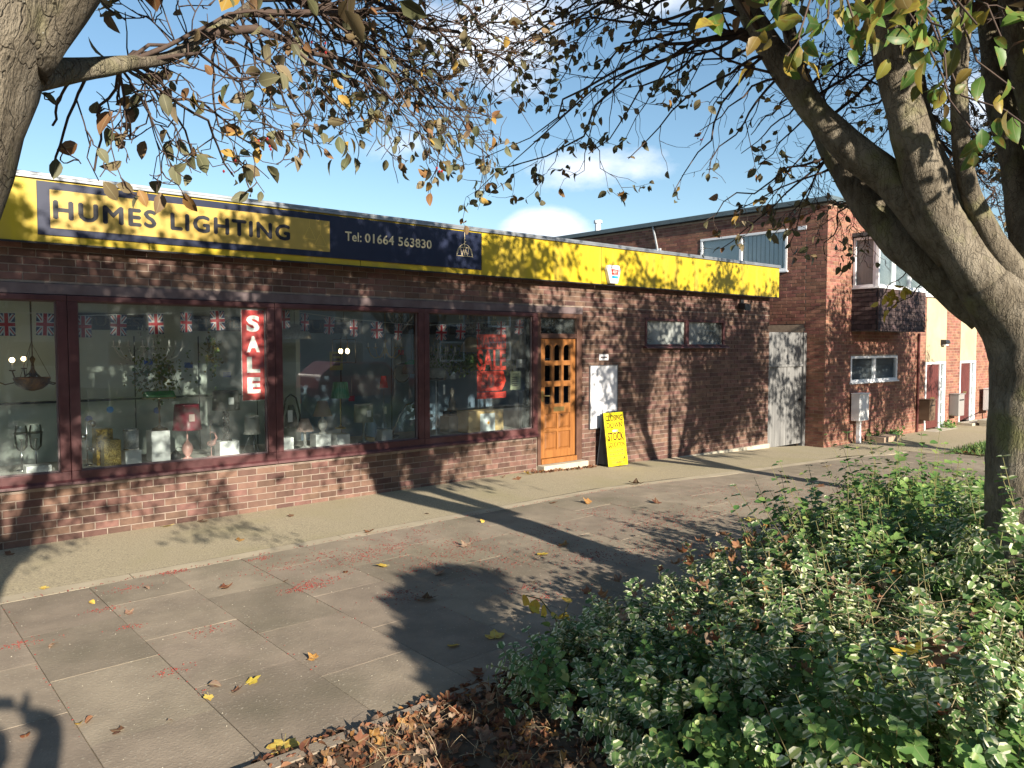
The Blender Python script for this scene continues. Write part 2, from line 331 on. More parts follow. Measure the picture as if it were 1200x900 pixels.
# ------------------------------------------------------------------ mesh builder
def link(name, data, parent=None, **props):
    o = bpy.data.objects.new(name, data); COL.objects.link(o)
    if parent is not None: o.parent = parent
    for k, v in props.items(): o[k] = v
    return o
def thing(name, label, cat, loc=(0, 0, 0), rz=0, group=None, kind=None):
    o = bpy.data.objects.new(name, None); COL.objects.link(o); o.empty_display_size = .1
    o.location = loc; o.rotation_euler = (0, 0, rz)
    o['label'] = label; o['category'] = cat
    if group: o['group'] = group
    if kind: o['kind'] = kind
    return o
def tag(o, label, cat, group=None, kind=None):
    o['label'] = label; o['category'] = cat
    if group: o['group'] = group
    if kind: o['kind'] = kind
    return o
class MB:
    def __init__(s): s.v = []; s.f = []; s.mi = []
    def add(s, vs, fs, mi=0):
        b = len(s.v); s.v.extend(tuple(p) for p in vs); s.f.extend([tuple(b+i for i in f) for f in fs]); s.mi.extend([mi]*len(fs)); return s
    def box(s, x0, x1, y0, y1, z0, z1, mi=0):
        return s.add([(x0,y0,z0),(x1,y0,z0),(x1,y1,z0),(x0,y1,z0),(x0,y0,z1),(x1,y0,z1),(x1,y1,z1),(x0,y1,z1)],
                     [(0,3,2,1),(4,5,6,7),(0,1,5,4),(1,2,6,5),(2,3,7,6),(3,0,4,7)], mi)
    def prism(s, poly, axis, a, b, mi=0):
        """extrude a 2-D outline (counter-clockwise) along axis from a to b"""
        n = len(poly)
        def p3(p, t):
            return {'x': (t, p[0], p[1]), 'y': (p[0], t, p[1]), 'z': (p[0], p[1], t)}[axis]
        vs = [p3(p, a) for p in poly] + [p3(p, b) for p in poly]
        fs = [tuple(range(n))[::-1], tuple(range(n, 2*n))] + [(i, (i+1) % n, n+(i+1) % n, n+i) for i in range(n)]
        return s.add(vs, fs, mi)
    def tube(s, pts, rad, n=6, mi=0, cap=True):
        pts = [Vector(p) for p in pts]; k = len(pts)
        if isinstance(rad, (int, float)): rad = [rad]*k
        ref = None; vs = []; fs = []
        for i, p in enumerate(pts):
            t = (pts[min(i+1, k-1)] - pts[max(i-1, 0)])
            if t.length < 1e-9: t = Vector((0, 0, 1))
            t.normalize()
            if ref is None: ref = t.orthogonal().normalized()
            ref = (ref - t*ref.dot(t))
            if ref.length < 1e-6: ref = t.orthogonal()
            ref.normalize(); bb = t.cross(ref)
            for j in range(n):
                a = 2*math.pi*j/n; vs.append(p + (ref*math.cos(a) + bb*math.sin(a))*rad[i])
        for i in range(k-1):
            for j in range(n):
                fs.append((i*n+j, i*n+(j+1) % n, (i+1)*n+(j+1) % n, (i+1)*n+j))
        if cap: fs += [tuple(range(n))[::-1], tuple((k-1)*n+j for j in range(n))]
        return s.add(vs, fs, mi)
    def lathe(s, prof, c=(0, 0, 0), n=16, mi=0, sx=1, sy=1):
        vs = []; fs = []; k = len(prof)
        for r, z in prof:
            for j in range(n):
                a = 2*math.pi*j/n; vs.append((c[0]+r*math.cos(a)*sx, c[1]+r*math.sin(a)*sy, c[2]+z))
        for i in range(k-1):
            for j in range(n): fs.append((i*n+j, i*n+(j+1) % n, (i+1)*n+(j+1) % n, (i+1)*n+j))
        return s.add(vs, fs, mi)
    def ball(s, c, r, n=8, mi=0, sz=1):
        return s.lathe([(max(1e-4, r*math.sin(math.pi*i/n)), -r*sz*math.cos(math.pi*i/n)) for i in range(n+1)], c, n+2, mi)
    def mesh(s, name, mats, smooth=False):
        me = bpy.data.meshes.new(name); me.from_pydata(s.v, [], s.f)
        for m in (mats if isinstance(mats, (list, tuple)) else [mats]): me.materials.append(MATS[m])
        if len(me.materials) > 1: me.polygons.foreach_set('material_index', s.mi)
        if smooth: me.polygons.foreach_set('use_smooth', [True]*len(s.f))
        me.update(); return me
    def build(s, name, mats, parent=None, smooth=False, bevel=0, **props):
        o = link(name, s.mesh(name, mats, smooth), parent, **props)
        if bevel:
            bm = o.modifiers.new('bevel', 'BEVEL'); bm.width = bevel; bm.segments = 2; bm.limit_method = 'ANGLE'
        return o
def bx(name, mat, parent, *b, bevel=0, **p):
    return MB().box(*b).build(name, mat, parent, bevel=bevel, **p)
def text_mesh(name, body, mat, parent, x0, x1, zb, h, y, extr=.002, bold=.0, space=1.0, fat=0):
    """lettering in the plane y (read from -y), scaled to run x0..x1 with cap height h on baseline zb"""
    cu = bpy.data.curves.new(name, 'FONT'); cu.body = body; cu.size = 1; cu.extrude = .02; cu.offset = bold; cu.space_character = space; cu.resolution_u = 3
    tmp = bpy.data.objects.new('lettering_curve', cu); COL.objects.link(tmp)
    dg = bpy.context.evaluated_depsgraph_get()
    me = bpy.data.meshes.new_from_object(tmp.evaluated_get(dg)); bpy.data.objects.remove(tmp); bpy.data.curves.remove(cu)
    n = len(me.vertices); co = np.empty(n*3); me.vertices.foreach_get('co', co); co = co.reshape(-1, 3)
    a, b = co.min(0), co.max(0); caph = .695
    sx = (x1-x0)/(b[0]-a[0]); sz = h/caph
    if fat:
        me.vertices.foreach_set('co', co.ravel().astype(np.float32)); import bmesh as B_; bb = B_.new()
        for i_, (ox, oz) in enumerate(((0, 0), (fat, 0), (-fat, 0), (0, fat), (0, -fat))):
            m2 = me.copy(); m2.vertices.foreach_set('co', (co+np.array([ox, oz, .004*i_])).ravel().astype(np.float32)); bb.from_mesh(m2); bpy.data.meshes.remove(m2)
        bb.to_mesh(me); bb.free(); n = len(me.vertices); co = np.empty(n*3); me.vertices.foreach_get('co', co); co = co.reshape(-1, 3); a, b = co.min(0), co.max(0); sx = (x1-x0)/(b[0]-a[0])
    out = np.stack([x0+(co[:, 0]-a[0])*sx, y - (co[:, 2]-a[2])/(b[2]-a[2])*extr, zb+co[:, 1]*sz], 1)
    me.vertices.foreach_set('co', out.ravel().astype(np.float32)); me.materials.clear(); me.materials.append(MATS[mat]); me.name = name; me.update()
    return link(name, me, parent)

# leaf templates: verts (x across, y along, z up), faces, uv
def leaf_t(w, fold=.12, curl=.12):
    v = [(0, 0, 0), (-w*.8, .3, fold*w*2), (-w*.72, .68, fold*w*2-curl*.4), (0, 1, -curl), (w*.72, .68, fold*w*2-curl*.4), (w*.8, .3, fold*w*2)]
    return np.array(v), [(0, 3, 2, 1), (0, 5, 4, 3)], np.array([(.5, 0), (0, .3), (0, .68), (.5, 1), (1, .68), (1, .3)])
def leaf_big(w, fold=.1, curl=.25):
    v = [(0,0,0)]; uv = [(.5,0)]
    for t, k in ((.18,.62),(.4,1),(.65,.9),(.85,.5)):
        for sgn in (-1,0,1):
            v.append((sgn*w*k, t, abs(sgn)*fold*k*.35 - curl*t*t)); uv.append((.5+.5*sgn, t))
    v.append((0,1,-curl)); uv.append((.5,1))
    f = [(0,2,1),(0,3,2)]
    for r in range(3):
        a = 1+r*3; b = a+3
        f += [(a,a+1,b+1,b),(a+1,a+2,b+2,b+1)]
    f += [(10,11,13),(11,12,13)]
    return np.array(v), f, np.array(uv)
def scatter_mesh(name, mat, tmpl, T, Rm, S, parent=None, **props):
    """one mesh holding a copy of a template at every transform (T n×3, Rm n×3×3, S n)"""
    tv, tf, tuv = tmpl; n, k = len(T), len(tv)
    V = np.einsum('nij,kj->nki', Rm, tv)*np.asarray(S)[:, None, None] + np.asarray(T)[:, None, :]
    fl = [i for f in tf for i in f]; ls = np.array([len(f) for f in tf])
    loops = (np.array(fl)[None, :] + (np.arange(n)*k)[:, None]).ravel()
    lt = np.tile(ls, n); st = np.concatenate([[0], np.cumsum(lt)[:-1]])
    me = bpy.data.meshes.new(name); me.vertices.add(n*k); me.vertices.foreach_set('co', V.astype(np.float32).ravel())
    me.loops.add(len(loops)); me.loops.foreach_set('vertex_index', loops.astype(np.int32))
    me.polygons.add(len(lt)); me.polygons.foreach_set('loop_start', st.astype(np.int32)); me.polygons.foreach_set('loop_total', lt.astype(np.int32))
    if tuv is not None:
        ul = me.uv_layers.new(name='UVMap'); ul.data.foreach_set('uv', np.tile(tuv[fl], (n, 1)).astype(np.float32).ravel())
    me.materials.append(MATS[mat]); me.update(calc_edges=True); me.validate()
    return link(name, me, parent, **props)
def frames(d, up):
    """rotation matrices whose y axis is d and whose z axis leans to up (n×3 each)"""
    d = d/np.linalg.norm(d, axis=1, keepdims=True)
    x = np.cross(d, up); nx = np.linalg.norm(x, axis=1, keepdims=True); x = np.where(nx < 1e-5, np.array([[1., 0, 0]]), x/np.maximum(nx, 1e-9))
    z = np.cross(x, d)
    return np.stack([x, d, z], 2)
def rdir(n):
    v = NR.normal(size=(n, 3)); return v/np.linalg.norm(v, axis=1, keepdims=True)

# ------------------------------------------------------------------ the ground
def strip_sheet(name, mat, xs, y0, y1, dz, parent=None, **props):
    v = []; f = []
    for i, x in enumerate(xs):
        v += [(x, y0, G(x)+dz), (x, y1, G(x)+dz)]
        if i: f.append((2*i-2, 2*i, 2*i+1, 2*i-1))
    m = MB().add(v, f); return m.build(name, mat, parent, **props)
XS = [-60, -20, -6, -3, 0, .5, 2, 4, 6, 7.5, 9, 10.2, 12, 14.4, 16.2, 18, 24, 40, 90]
strip_sheet('ground', 'ground_tarmac', [-900]+XS+[900], -900, 900, -.09, kind='structure')
bed = strip_sheet('planting_bed', 'soil', XS[3:-1], -2.4, 3.258, .035, kind='structure')
strip_sheet('road', 'ground_tarmac', XS, -14.5, -4.6, -.03, kind='structure')
pav = strip_sheet('pavement', 'joint_sand', XS, 3.358, 6.86, -.009, kind='structure')
def gbox(x0, x1, y0, y1, dz0, dz1, tilt=(0, 0)):
    """box following the fall of the ground, corners rounded by a small chamfer"""
    c = .0016; vs = []
    for dz, k in ((dz0, 0), (dz1-c, 0), (dz1, c)):
        for x, y in ((x0+k, y0+k), (x1-k, y0+k), (x1-k, y1-k), (x0+k, y1-k)):
            vs.append((x, y, G(x)+dz+(tilt[0]*(x-(x0+x1)/2)+tilt[1]*(y-(y0+y1)/2) if dz > dz0 else 0)))
    fs = [(8, 9, 10, 11)]
    for r in (0, 4):
        for j in range(4): fs.append((r+j, r+(j+1) % 4, r+4+(j+1) % 4, r+4+j))
    return vs, fs
ns = 0
for k in range(-7, 27):                                      # flags laid in columns that run out from the shop, broken-jointed
    x0 = .86 + .607*k + .012*math.sin(k*5.1); x1 = .86 + .607*(k+1) + .012*math.sin((k+1)*5.1); edge = 6.845
    off = (.0, .45, .12, .55)[k % 4]
    ys = [edge]; y = edge - (.90 if off == 0 else .90 - off*.9 + .12)
    while y > 3.5: ys.append(y); y -= .9 + random.uniform(-.06, .06)
    ys.append(3.366)
    for yb, ya in zip(ys, ys[1:]):
        if yb - ya < .12: continue
        g1, g2 = random.uniform(.001, .003), random.uniform(.0, .0012)
        vs, fs = gbox(x0+g1, x1-g1, ya+g2, yb-g2, -.04, random.uniform(-.0015, .0012), (random.uniform(-.003, .003), random.uniform(-.0015, .0015)))
        MB().add(vs, fs).build('paving_slab', 'slab', pav); ns += 1
# concrete margin in front of the shop, with a smooth cast edge
stp = strip_sheet('shop_forecourt', 'aggregate', [x for x in XS if -6 <= x <= 16.2]+[16.9], 7.016, 8.75, .002, kind='structure')
m = MB()
for a in np.arange(-6, 16.8, 1.95):
    vs, fs = gbox(a+.003, min(16.9, a+1.947), 6.866, 7.018, -.03, -.003, (0, .05)); m.add(vs, fs)
m.build('cast_edge', 'cast_concrete', stp)
# far pavement, house path, grass bed
strip_sheet('far_path', 'aggregate', [16.9, 18, 24, 34], 6.3, 8.3, .004, kind='structure')
strip_sheet('far_paving', 'slab', [17.26, 18, 24, 34], 3.4, 5.2, -.002, kind='structure')
strip_sheet('grass_bed', 'grass_soil', [17.3, 18, 20, 24, 34], 5.2, 6.25, .012, kind='structure')
edg = strip_sheet('bed_edging', 'concrete', XS[3:-1], 3.26, 3.36, -.02, kind='structure')
for a in np.arange(-5, 18, .915):
    vs, fs = gbox(a+.004, a+.911, 3.262, 3.352, -.05, .045+random.uniform(-.006, .006)); MB().add(vs, fs).build('kerb_stone', 'slab', edg)

# ------------------------------------------------------------------ brickwork
CF = fw_ray(600, 450).normalized(); CP = Vector((0, 0, CAM_H)); CR = Vector((math.sin(HEAD), -math.cos(HEAD), 0)); CU = CR.cross(CF)
def screen(p):
    q = Vector(p) - CP; d = q.dot(CF)
    if d < .05: return None
    return 600+915*q.dot(CR)/d, 450-915*q.dot(CU)/d, d
def courses(a0, a1, z0, z1, holes, pitch=.225, ch=.075, j=.010, shift=0):
    out = []; k = math.floor(z0/ch+1e-6)
    while k*ch < z1-.01:
        zb, zt = max(z0, k*ch+j/2), min(z1, (k+1)*ch-j/2)
        if zt - zb > .015:
            s = (k % 2)*pitch/2 + shift; i = math.floor((a0-s)/pitch)
            while i*pitch+s < a1:
                segs = [(max(a0, i*pitch+s+j/2), min(a1, (i+1)*pitch+s-j/2))]
                for h0, h1, hz0, hz1 in holes:
                    if zt > hz0+.02 and zb < hz1-.02:
                        ns_ = []
                        for p, q in segs:
                            if q <= h0 or p >= h1: ns_.append((p, q)); continue
                            if p < h0: ns_.append((p, h0))
                            if q > h1: ns_.append((h1, q))
                        segs = ns_
                for p, q in segs:
                    if q-p > .02: out.append((p, q, zb, zt))
                i += 1
        k += 1
    return out
BRICK_ME = {}
def lay(owner, sets, mat, individual=300):
    """sets: (axis, plane, outward sign, rectangles). The bricks that show largest are parts; the rest one mass."""
    allb = []
    for axis, pl, sg, rects in sets:
        for (p, q, zb, zt) in rects:
            c = ((p+q)/2, pl, (zb+zt)/2) if axis == 'x' else (pl, (p+q)/2, (zb+zt)/2)
            s = screen(c); sc = 0
            if s and -15 < s[0] < 1215 and 0 < s[1] < 915:
                n = Vector((0, sg, 0)) if axis == 'x' else Vector((sg, 0, 0))
                sc = (q-p)*(zt-zb)*abs((CP-Vector(c)).normalized().dot(n))/s[2]**2
            allb.append((sc, axis, pl, sg, p, q, zb, zt))
    allb.sort(key=lambda t: -t[0])
    rest = MB()
    for i, (sc, axis, pl, sg, p, q, zb, zt) in enumerate(allb):
        pr = random.uniform(-.0015, .0018); L_, H_ = q-p, zt-zb
        if i < individual and sc > 0:
            key = (axis, sg, round(L_, 3), round(H_, 3), mat)
            if key not in BRICK_ME:
                b = MB(); c = .003; f = .03
                v = [(0, f, 0), (L_, f, 0), (L_, f, H_), (0, f, H_), (0, c, 0), (L_, c, 0), (L_, c, H_), (0, c, H_), (c, 0, c), (L_-c, 0, c), (L_-c, 0, H_-c), (c, 0, H_-c)]
                if axis == 'x': v = [(x, -sg*y, z) for x, y, z in v]
                else: v = [(-sg*y, x, z) for x, y, z in v]
                b.add(v, [(8, 9, 10, 11)] + [(r+j, r+(j+1) % 4, r+4+(j+1) % 4, r+4+j) for r in (0, 4) for j in range(4)])
                BRICK_ME[key] = b.mesh('brick', mat)
            o = link('brick', BRICK_ME[key], owner)
            o.location = (p, pl+sg*pr, zb) if axis == 'x' else (pl+sg*pr, p, zb)
        else:
            a, b = pl+sg*pr, pl-sg*.02
            if axis == 'x': v = [(p,a,zb),(q,a,zb),(q,a,zt),(p,a,zt),(p,b,zb),(q,b,zb),(q,b,zt),(p,b,zt)]
            else: v = [(a,p,zb),(a,q,zb),(a,q,zt),(a,p,zt),(b,p,zb),(b,q,zb),(b,q,zt),(b,p,zt)]
            rest.add(v, [(0,1,2,3),(0,4,5,1),(1,5,6,2),(2,6,7,3),(3,7,4,0)])
    rest.build('brickwork', mat, owner, kind='stuff')

# ------------------------------------------------------------------ the shop
WY = 8.65
shop = thing('shop', 'low brown brick lighting shop with yellow fascia and four display windows', 'shop', (0, 0, 0))
XL, XR = -2.6, 14.4
WINS = [(-.52, 1.62), (1.80, 3.74), (3.92, 5.82), (5.99, 7.87)]
JOINS = [-.61, 1.71, 3.83, 5.905, 7.965]
SZ0, SZ1, HZ1 = .56, .69, 2.42
FY = WY+.006
# mortar-faced walls behind the bricks
w = MB(); w.box(XL, 7.965, FY, FY+.2, -.12, SZ0-.002); w.build('wall', 'shop_mortar', shop)
bx('wall', 'shop_mortar', shop, XL, -.612, FY, FY+.2, SZ0, 2.419)
bx('wall', 'shop_mortar', shop, XL, XR, FY, FY+.2, 2.532, 2.94)
w = MB(); w.box(8.93, 10.47, FY, FY+.2, -.3, 2.530); w.box(12.83, XR, FY, FY+.2, -.3, 2.530); w.box(10.472, 12.828, FY, FY+.2, -.3, 1.90); w.box(10.472, 12.828, FY, FY+.2, 2.402, 2.530)
w.build('wall', 'shop_mortar', shop)
holes = [(10.47, 12.83, 1.90, 2.402)]
rects = courses(XL, 7.95, 0.0, SZ0-.03, []) + courses(XL, -.62, SZ0-.03, 2.42, []) + courses(XL, XR, 2.535, 2.925, []) + courses(8.945, XR, -.075, 2.535, holes)
side = courses(WY+.03, 16, -.3, 2.9, [])
lay(shop, [('x', WY, -1, rects), ('y', XR, 1, side)], 'shop_brick')
bx('side_wall', 'shop_mortar', shop, XR-.2, XR-.006, WY+.21, 16, -.4, 2.94)
bx('footing', 'concrete', shop, 8.95, XR+.03, WY-.03, WY+.1, -.45, -.078, bevel=.008)
lm = MB(); lm.box(XL, 8.93, WY-.015, WY+.18, 2.425, 2.528); lm.build('lintel', 'lintel_paint', shop, bevel=.004)
# mortar fillet under the sills
m = MB(); m.box(-.6, 7.95, WY-.008, WY+.05, SZ0-.028, SZ0-.003); m.build('sill_bed', 'shop_mortar', shop)
def mitred(name, mat, parent, x0, x1, z0, z1, wl, wr, wb, wt, yf, yb, bevel=.006):
    m = MB()
    m.box(x0, x0+wl, yf, yb, z0+wb, z1-wt); m.box(x1-wr, x1, yf, yb, z0+wb, z1-wt)
    m.box(x0, x1, yf-.004, yb, z0, z0+wb); m.box(x0, x1, yf-.004, yb, z1-wt, z1)
    return m.build(name, mat, parent, bevel=bevel)
for (gx0, gx1), j0, j1 in zip(WINS, JOINS, JOINS[1:]):
    fr = mitred('window_frame', 'maroon_paint', shop, j0+.002, j1-.002, SZ0, HZ1, gx0-j0, j1-gx1, SZ1-SZ0, HZ1-2.365, WY-.025, WY+.09)
    bx('pane', 'shop_glass', fr, gx0-.01, gx1+.01, WY+.035, WY+.041, SZ1-.01, 2.375)
    # sloped sill nosing and glazing bead
    s = MB(); s.prism([(WY-.065, SZ0+.004), (WY-.03, SZ0+.004), (WY-.03, SZ0+.05), (WY-.06, SZ0+.03)], 'x', j0+.002, j1-.002); s.build('sill', 'maroon_paint', fr)
    b = MB(); b.box(gx0, gx0+.014, WY+.01, WY+.034, SZ1, 2.365); b.box(gx1-.014, gx1, WY+.01, WY+.034, SZ1, 2.365); b.box(gx0+.015, gx1-.015, WY+.01, WY+.034, SZ1, SZ1+.014); b.box(gx0+.015, gx1-.015, WY+.01, WY+.034, 2.351, 2.365)
    b.build('glazing_bead', 'lintel_paint', fr)
# doorway
df = MB(); df.box(7.969, 8.038, WY-.012, WY+.12, .1, 2.422); df.box(8.808, 8.93, WY-.012, WY+.12, .1, 2.422); df.box(8.04, 8.806, WY-.008, WY+.12, 2.04, 2.115); df.box(8.04, 8.806, WY-.008, WY+.12, 2.355, 2.422)
df.build('door_frame', 'dark_frame', shop, bevel=.005)
bx('transom_pane', 'shop_glass', shop, 8.038, 8.808, WY+.04, WY+.046, 2.113, 2.357)
bx('door_step', 'concrete', shop, 7.97, 8.93, WY-.16, WY+.3, -.1, .118, bevel=.01)
bx('threshold', 'oak_door', shop, 8.04, 8.806, WY-.03, WY+.09, .12, .20, bevel=.006)
door = MB()
dx0, dx1, dz0, dz1, dy0, dy1 = 8.043, 8.803, .205, 2.036, WY+.022, WY+.066
stile = .105; pw = (dx1-dx0-2*stile-2*.055)/3
cols_ = [dx0+stile+i*(pw+.055) for i in range(3)]
rows = [(1.70, 1.93), (1.385, 1.625), (1.035, 1.30)]
door.box(dx0, dx0+stile, dy0, dy1, dz0, dz1); door.box(dx1-stile, dx1, dy0, dy1, dz0, dz1)
zs = [dz0+.12] ; rails = [(dz0, dz0+.12), (.60, .645), (.885, 1.035), (1.30, 1.385), (1.625, 1.70), (1.955, dz1)]
for a, b in rails: door.box(dx0+stile+.0005, dx1-stile-.0005, dy0+.001, dy1-.001, a, b)
for i in (0, 1): door.box(cols_[i]+pw, cols_[i+1], dy0+.002, dy1-.002, 1.0355, 1.9545)
for x in cols_:                                            # arched heads of the top lights
    for a in range(6):
        t0, t1 = a/6*math.pi, (a+1)/6*math.pi; c = x+pw/2
        p = lambda t: (c+pw/2*math.cos(t), 1.885+.06*math.sin(t))
        (xa, za), (xb, zb) = p(t0), p(t1)
        door.add([(xa, dy0+.003, za), (xb, dy0+.003, zb), (xb, dy0+.003, 1.956), (xa, dy0+.003, 1.956), (xa, dy0+.03, za), (xb, dy0+.03, zb)], [(0, 3, 2, 1), (0, 1, 5, 4)])
dd = door.build('door', 'oak_door', shop, bevel=.004, label='varnished orange oak door with nine small panes')
for x in cols_:
    for a, b in rows: bx('pane', 'clear_glass', dd, x-.002, x+pw+.002, dy0+.02, dy0+.026, a-.01, b+.012)
for x0, x1 in ((dx0+stile, dx0+.36), (dx0+.40, dx1-stile)):
    for a, b in ((dz0+.12, .60), (.645, .885)):
        m = MB(); m.box(x0, x1, dy0+.018, dy0+.03, a, b, 0); k = .035
        m.add([(x0+.012, dy0+.0175, a+.012), (x1-.012, dy0+.0175, a+.012), (x1-.012, dy0+.0175, b-.012), (x0+.012, dy0+.0175, b-.012), (x0+k, dy0+.004, a+k), (x1-k, dy0+.004, a+k), (x1-k, dy0+.004, b-k), (x0+k, dy0+.004, b-k)],
              [(0,1,5,4),(1,2,6,5),(2,3,7,6),(3,0,4,7),(4,5,6,7)])
        m.build('door_panel', 'door_recess', dd)
bx('muntin', 'oak_door', dd, dx0+.362, dx0+.398, dy0+.003, dy1-.003, dz0+.121, .884)
lb = bx('letterbox', 'brass', dd, 8.33, 8.56, dy0-.008, dy0-.001, .915, .985, bevel=.003)
m = MB(); m.tube([(dx0+.05, dy0-.002, 1.17), (dx0+.05, dy0-.05, 1.17), (dx0+.16, dy0-.055, 1.165)], .009, 6); m.box(dx0+.03, dx0+.07, dy0-.008, dy0-.001, 1.08, 1.24); m.build('handle', 'brass', dd)
bx('card', 'card_yellow', dd, cols_[0]+.01, cols_[0]+.06, dy0+.028, dy0+.03, 1.71, 1.80)
# small high window in the right-hand wall
sf = MB(); sf.box(10.475, 10.525, WY-.01, WY+.08, 1.955, 2.40); sf.box(12.775, 12.825, WY-.01, WY+.08, 1.955, 2.40); sf.box(11.60, 11.70, WY-.012, WY+.08, 1.956, 2.399); sf.box(10.475, 12.825, WY-.014, WY+.08, 1.905, 1.953)
for a, b in ((10.527, 11.598), (11.702, 12.773)): sf.box(a, b, WY-.01, WY+.08, 2.36, 2.40)
sfo = sf.build('window_frame', 'maroon_paint', shop, bevel=.005)
s = MB(); s.prism([(WY-.09, 1.885), (WY-.016, 1.885), (WY-.016, 1.93), (WY-.085, 1.905)], 'x', 10.42, 12.88); s.build('sill', 'maroon_paint', sfo)
for a, b in ((10.52, 11.605), (11.695, 12.78)): bx('pane', 'frosted_glass', sfo, a, b, WY+.03, WY+.036, 1.95, 2.365)
# dark storeroom wall behind it; two added white strips imitate bright streaks in the panes
bx('storeroom_wall', 'wall_dark', shop, 10.2, 13.2, 10.4, 10.5, 0, 2.6)
for x in (11.15, 12.05): bx('pane_streak', 'shade_white', shop, x, x+.035, 9.2, 9.235, 1.98, 2.30)
# fascia of yellow panels, metal capping, roof
xs = [XL, .0, 2.44, 4.88, 6.775, 9.2, 11.65, 14.47]
for a, b in zip(xs, xs[1:]): bx('fascia_panel', 'yellow_panel', shop, a+.004, b-.004, WY-.16, WY-.14, 2.905, 3.515, bevel=.002)
bx('fascia_panel', 'yellow_panel', shop, XR+.05, XR+.07, WY-.138, 12, 2.905, 3.515)
bx('soffit', 'dark_frame', shop, XL, XR+.05, WY-.139, WY+.2, 2.941, 2.965)
m = MB(); m.box(XL, 14.49, WY-.18, WY+.05, 3.518, 3.548); m.box(XL, 14.49, WY-.185, WY-.17, 3.49, 3.5175); m.build('capping', 'cap_metal', shop, bevel=.004)
bx('fascia_trim', 'black_metal', shop, XL, 14.472, WY-.168, WY-.139, 2.888, 2.9045)
bx('roof', 'roof_felt', shop, XL, XR-.01, WY-.13, 16, 3.40, 3.50)
bx('back_wall', 'wall_dark', shop, XL, XR-.21, 15.8, 16, -.3, 3.39)
bx('end_wall', 'shop_mortar', shop, XL-.2, XL-.002, WY, 16, -.3, 3.39)
bx('floor', 'display_floor', shop, XL, XR-.25, WY+.35, 15.7, -.12, .05)
bx('display_shelf', 'display_floor', shop, -.6, 7.95, WY+.21, 9.75, .615, .655)
bx('display_riser', 'wall_pale', shop, -.6, 7.95, 9.70, 9.74, .06, .61)
bx('ceiling', 'ceiling_tile', shop, XL+.01, 10.1, WY+.21, 15.7, 2.62, 2.66)
for x in np.arange(-1.8, 8, 1.2): bx('ceiling_batten', 'seam', shop, x, x+.02, WY+.25, 11.4, 2.612, 2.619)
bx('partition', 'wall_pale', shop, 4.62, 4.68, 9.76, 15.7, .06, 2.60)
bk = bx('display_wall', 'wall_pale', shop, -2.5, 4.60, 10.40, 10.44, .06, 2.61)
for x in np.arange(-1.9, 4.6, .78): bx('panel_seam', 'seam', bk, x, x+.012, 10.393, 10.399, .06, 2.05)
bx('shelf', 'wall_pale', bk, -1.9, 4.5, 10.22, 10.39, 1.27, 1.295); bx('shelf_edge', 'seam', bk, -1.9, 4.5, 10.214, 10.219, 1.27, 1.295)
bk2 = bx('display_wall', 'wall_blue', shop, 4.72, 10.1, 10.95, 10.99, .06, 2.61)
for x in np.arange(5.0, 10, .92): bx('panel_seam', 'seam', bk2, x, x+.014, 10.943, 10.949, .06, 2.05)
for x0, body in ((.2, 'HUMES'), (2.0, 'HUMES'), (3.35, 'HUMES')):
    h = bx('header_board', 'navy_panel', bk, x0, x0+1.05, 10.37, 10.399, 2.12, 2.32); text_mesh('lettering', body, 'lintel_paint', bk, x0+.2, x0+.85, 2.17, .1, 10.369)
for x0 in (5.0, 6.5, 8.0):
    h = bx('header_board', 'navy_panel', bk2, x0, x0+1.3, 10.92, 10.949, 2.12, 2.32); text_mesh('lettering', 'HUMES', 'lintel_paint', bk2, x0+.25, x0+1.05, 2.17, .1, 10.919)

# ------------------------------------------------------------------ things fixed to the shop front
sy = WY-.162
sign = thing('shop_sign', 'navy and gold HUMES LIGHTING name board across the yellow fascia', 'sign', (4.1, sy, 3.2))
def loc_under(o, p): o.location = -p.location; return o
def sub(o): o.location = -sign.location; return o
sub(bx('board', 'navy_panel', sign, 1.455, 6.76, sy-.012, sy-.001, 2.972, 3.472, bevel=.002))
sub(bx('name_panel', 'gold_panel', sign, 1.56, 4.46, sy-.017, sy-.0125, 3.04, 3.40))
for body, ua, ub in (('HUMES', 62, 183), ('LIGHTING', 199, 339)): sub(text_mesh('lettering', body, 'letter_black', sign, on_y(ua, 260, sy).x, on_y(ub, 270, sy).x, 3.135, .165, sy-.0175, .003, .0, 1.16, .034))
for body, ua, ub in (('Tel:', 404, 423), ('01664', 427, 461), ('563830', 466, 505)): sub(text_mesh('phone_number', body, 'letter_cream', sign, on_y(ua, 285, sy).x, on_y(ub, 290, sy).x, 3.195, .108, sy-.0135, .003, .014, 1.04))
def stroke(name, segs, mat, t, y):
    m = MB()
    for (xa, za), (xb, zb) in segs:
        d = Vector((xb-xa, 0, zb-za)); n = Vector((-d.z, 0, d.x)).normalized()*t/2
        a, b = Vector((xa, y, za)), Vector((xb, y, zb))
        m.add([a-n, b-n, b+n, a+n], [(0, 1, 2, 3)])
    return m.build(name, mat, sign)
cx, cz = 6.47, 3.14
arc = [(cx+.135*math.cos(t), cz+.16*math.sin(t)) for t in np.linspace(math.pi, 0, 11)]
segs = list(zip(arc, arc[1:])) + [((cx-.145, cz), (cx+.145, cz)), ((cx, cz+.16), (cx, 3.46)), ((cx-.02, cz+.16), (cx+.02, cz+.2))]
for a, b in (((-.135, 0), (-.075, .13)), ((-.075, .13), (-.045, 0)), ((-.045, 0), (0, .155)), ((0, .155), (.045, 0)), ((.045, 0), (.075, .13)), ((.075, .13), (.135, 0)), ((-.09, .115), (.09, .115)), ((-.02, .12), (0, 0)), ((.02, .12), (0, 0))):
    segs.append(((cx+a[0], cz+a[1]), (cx+b[0], cz+b[1])))
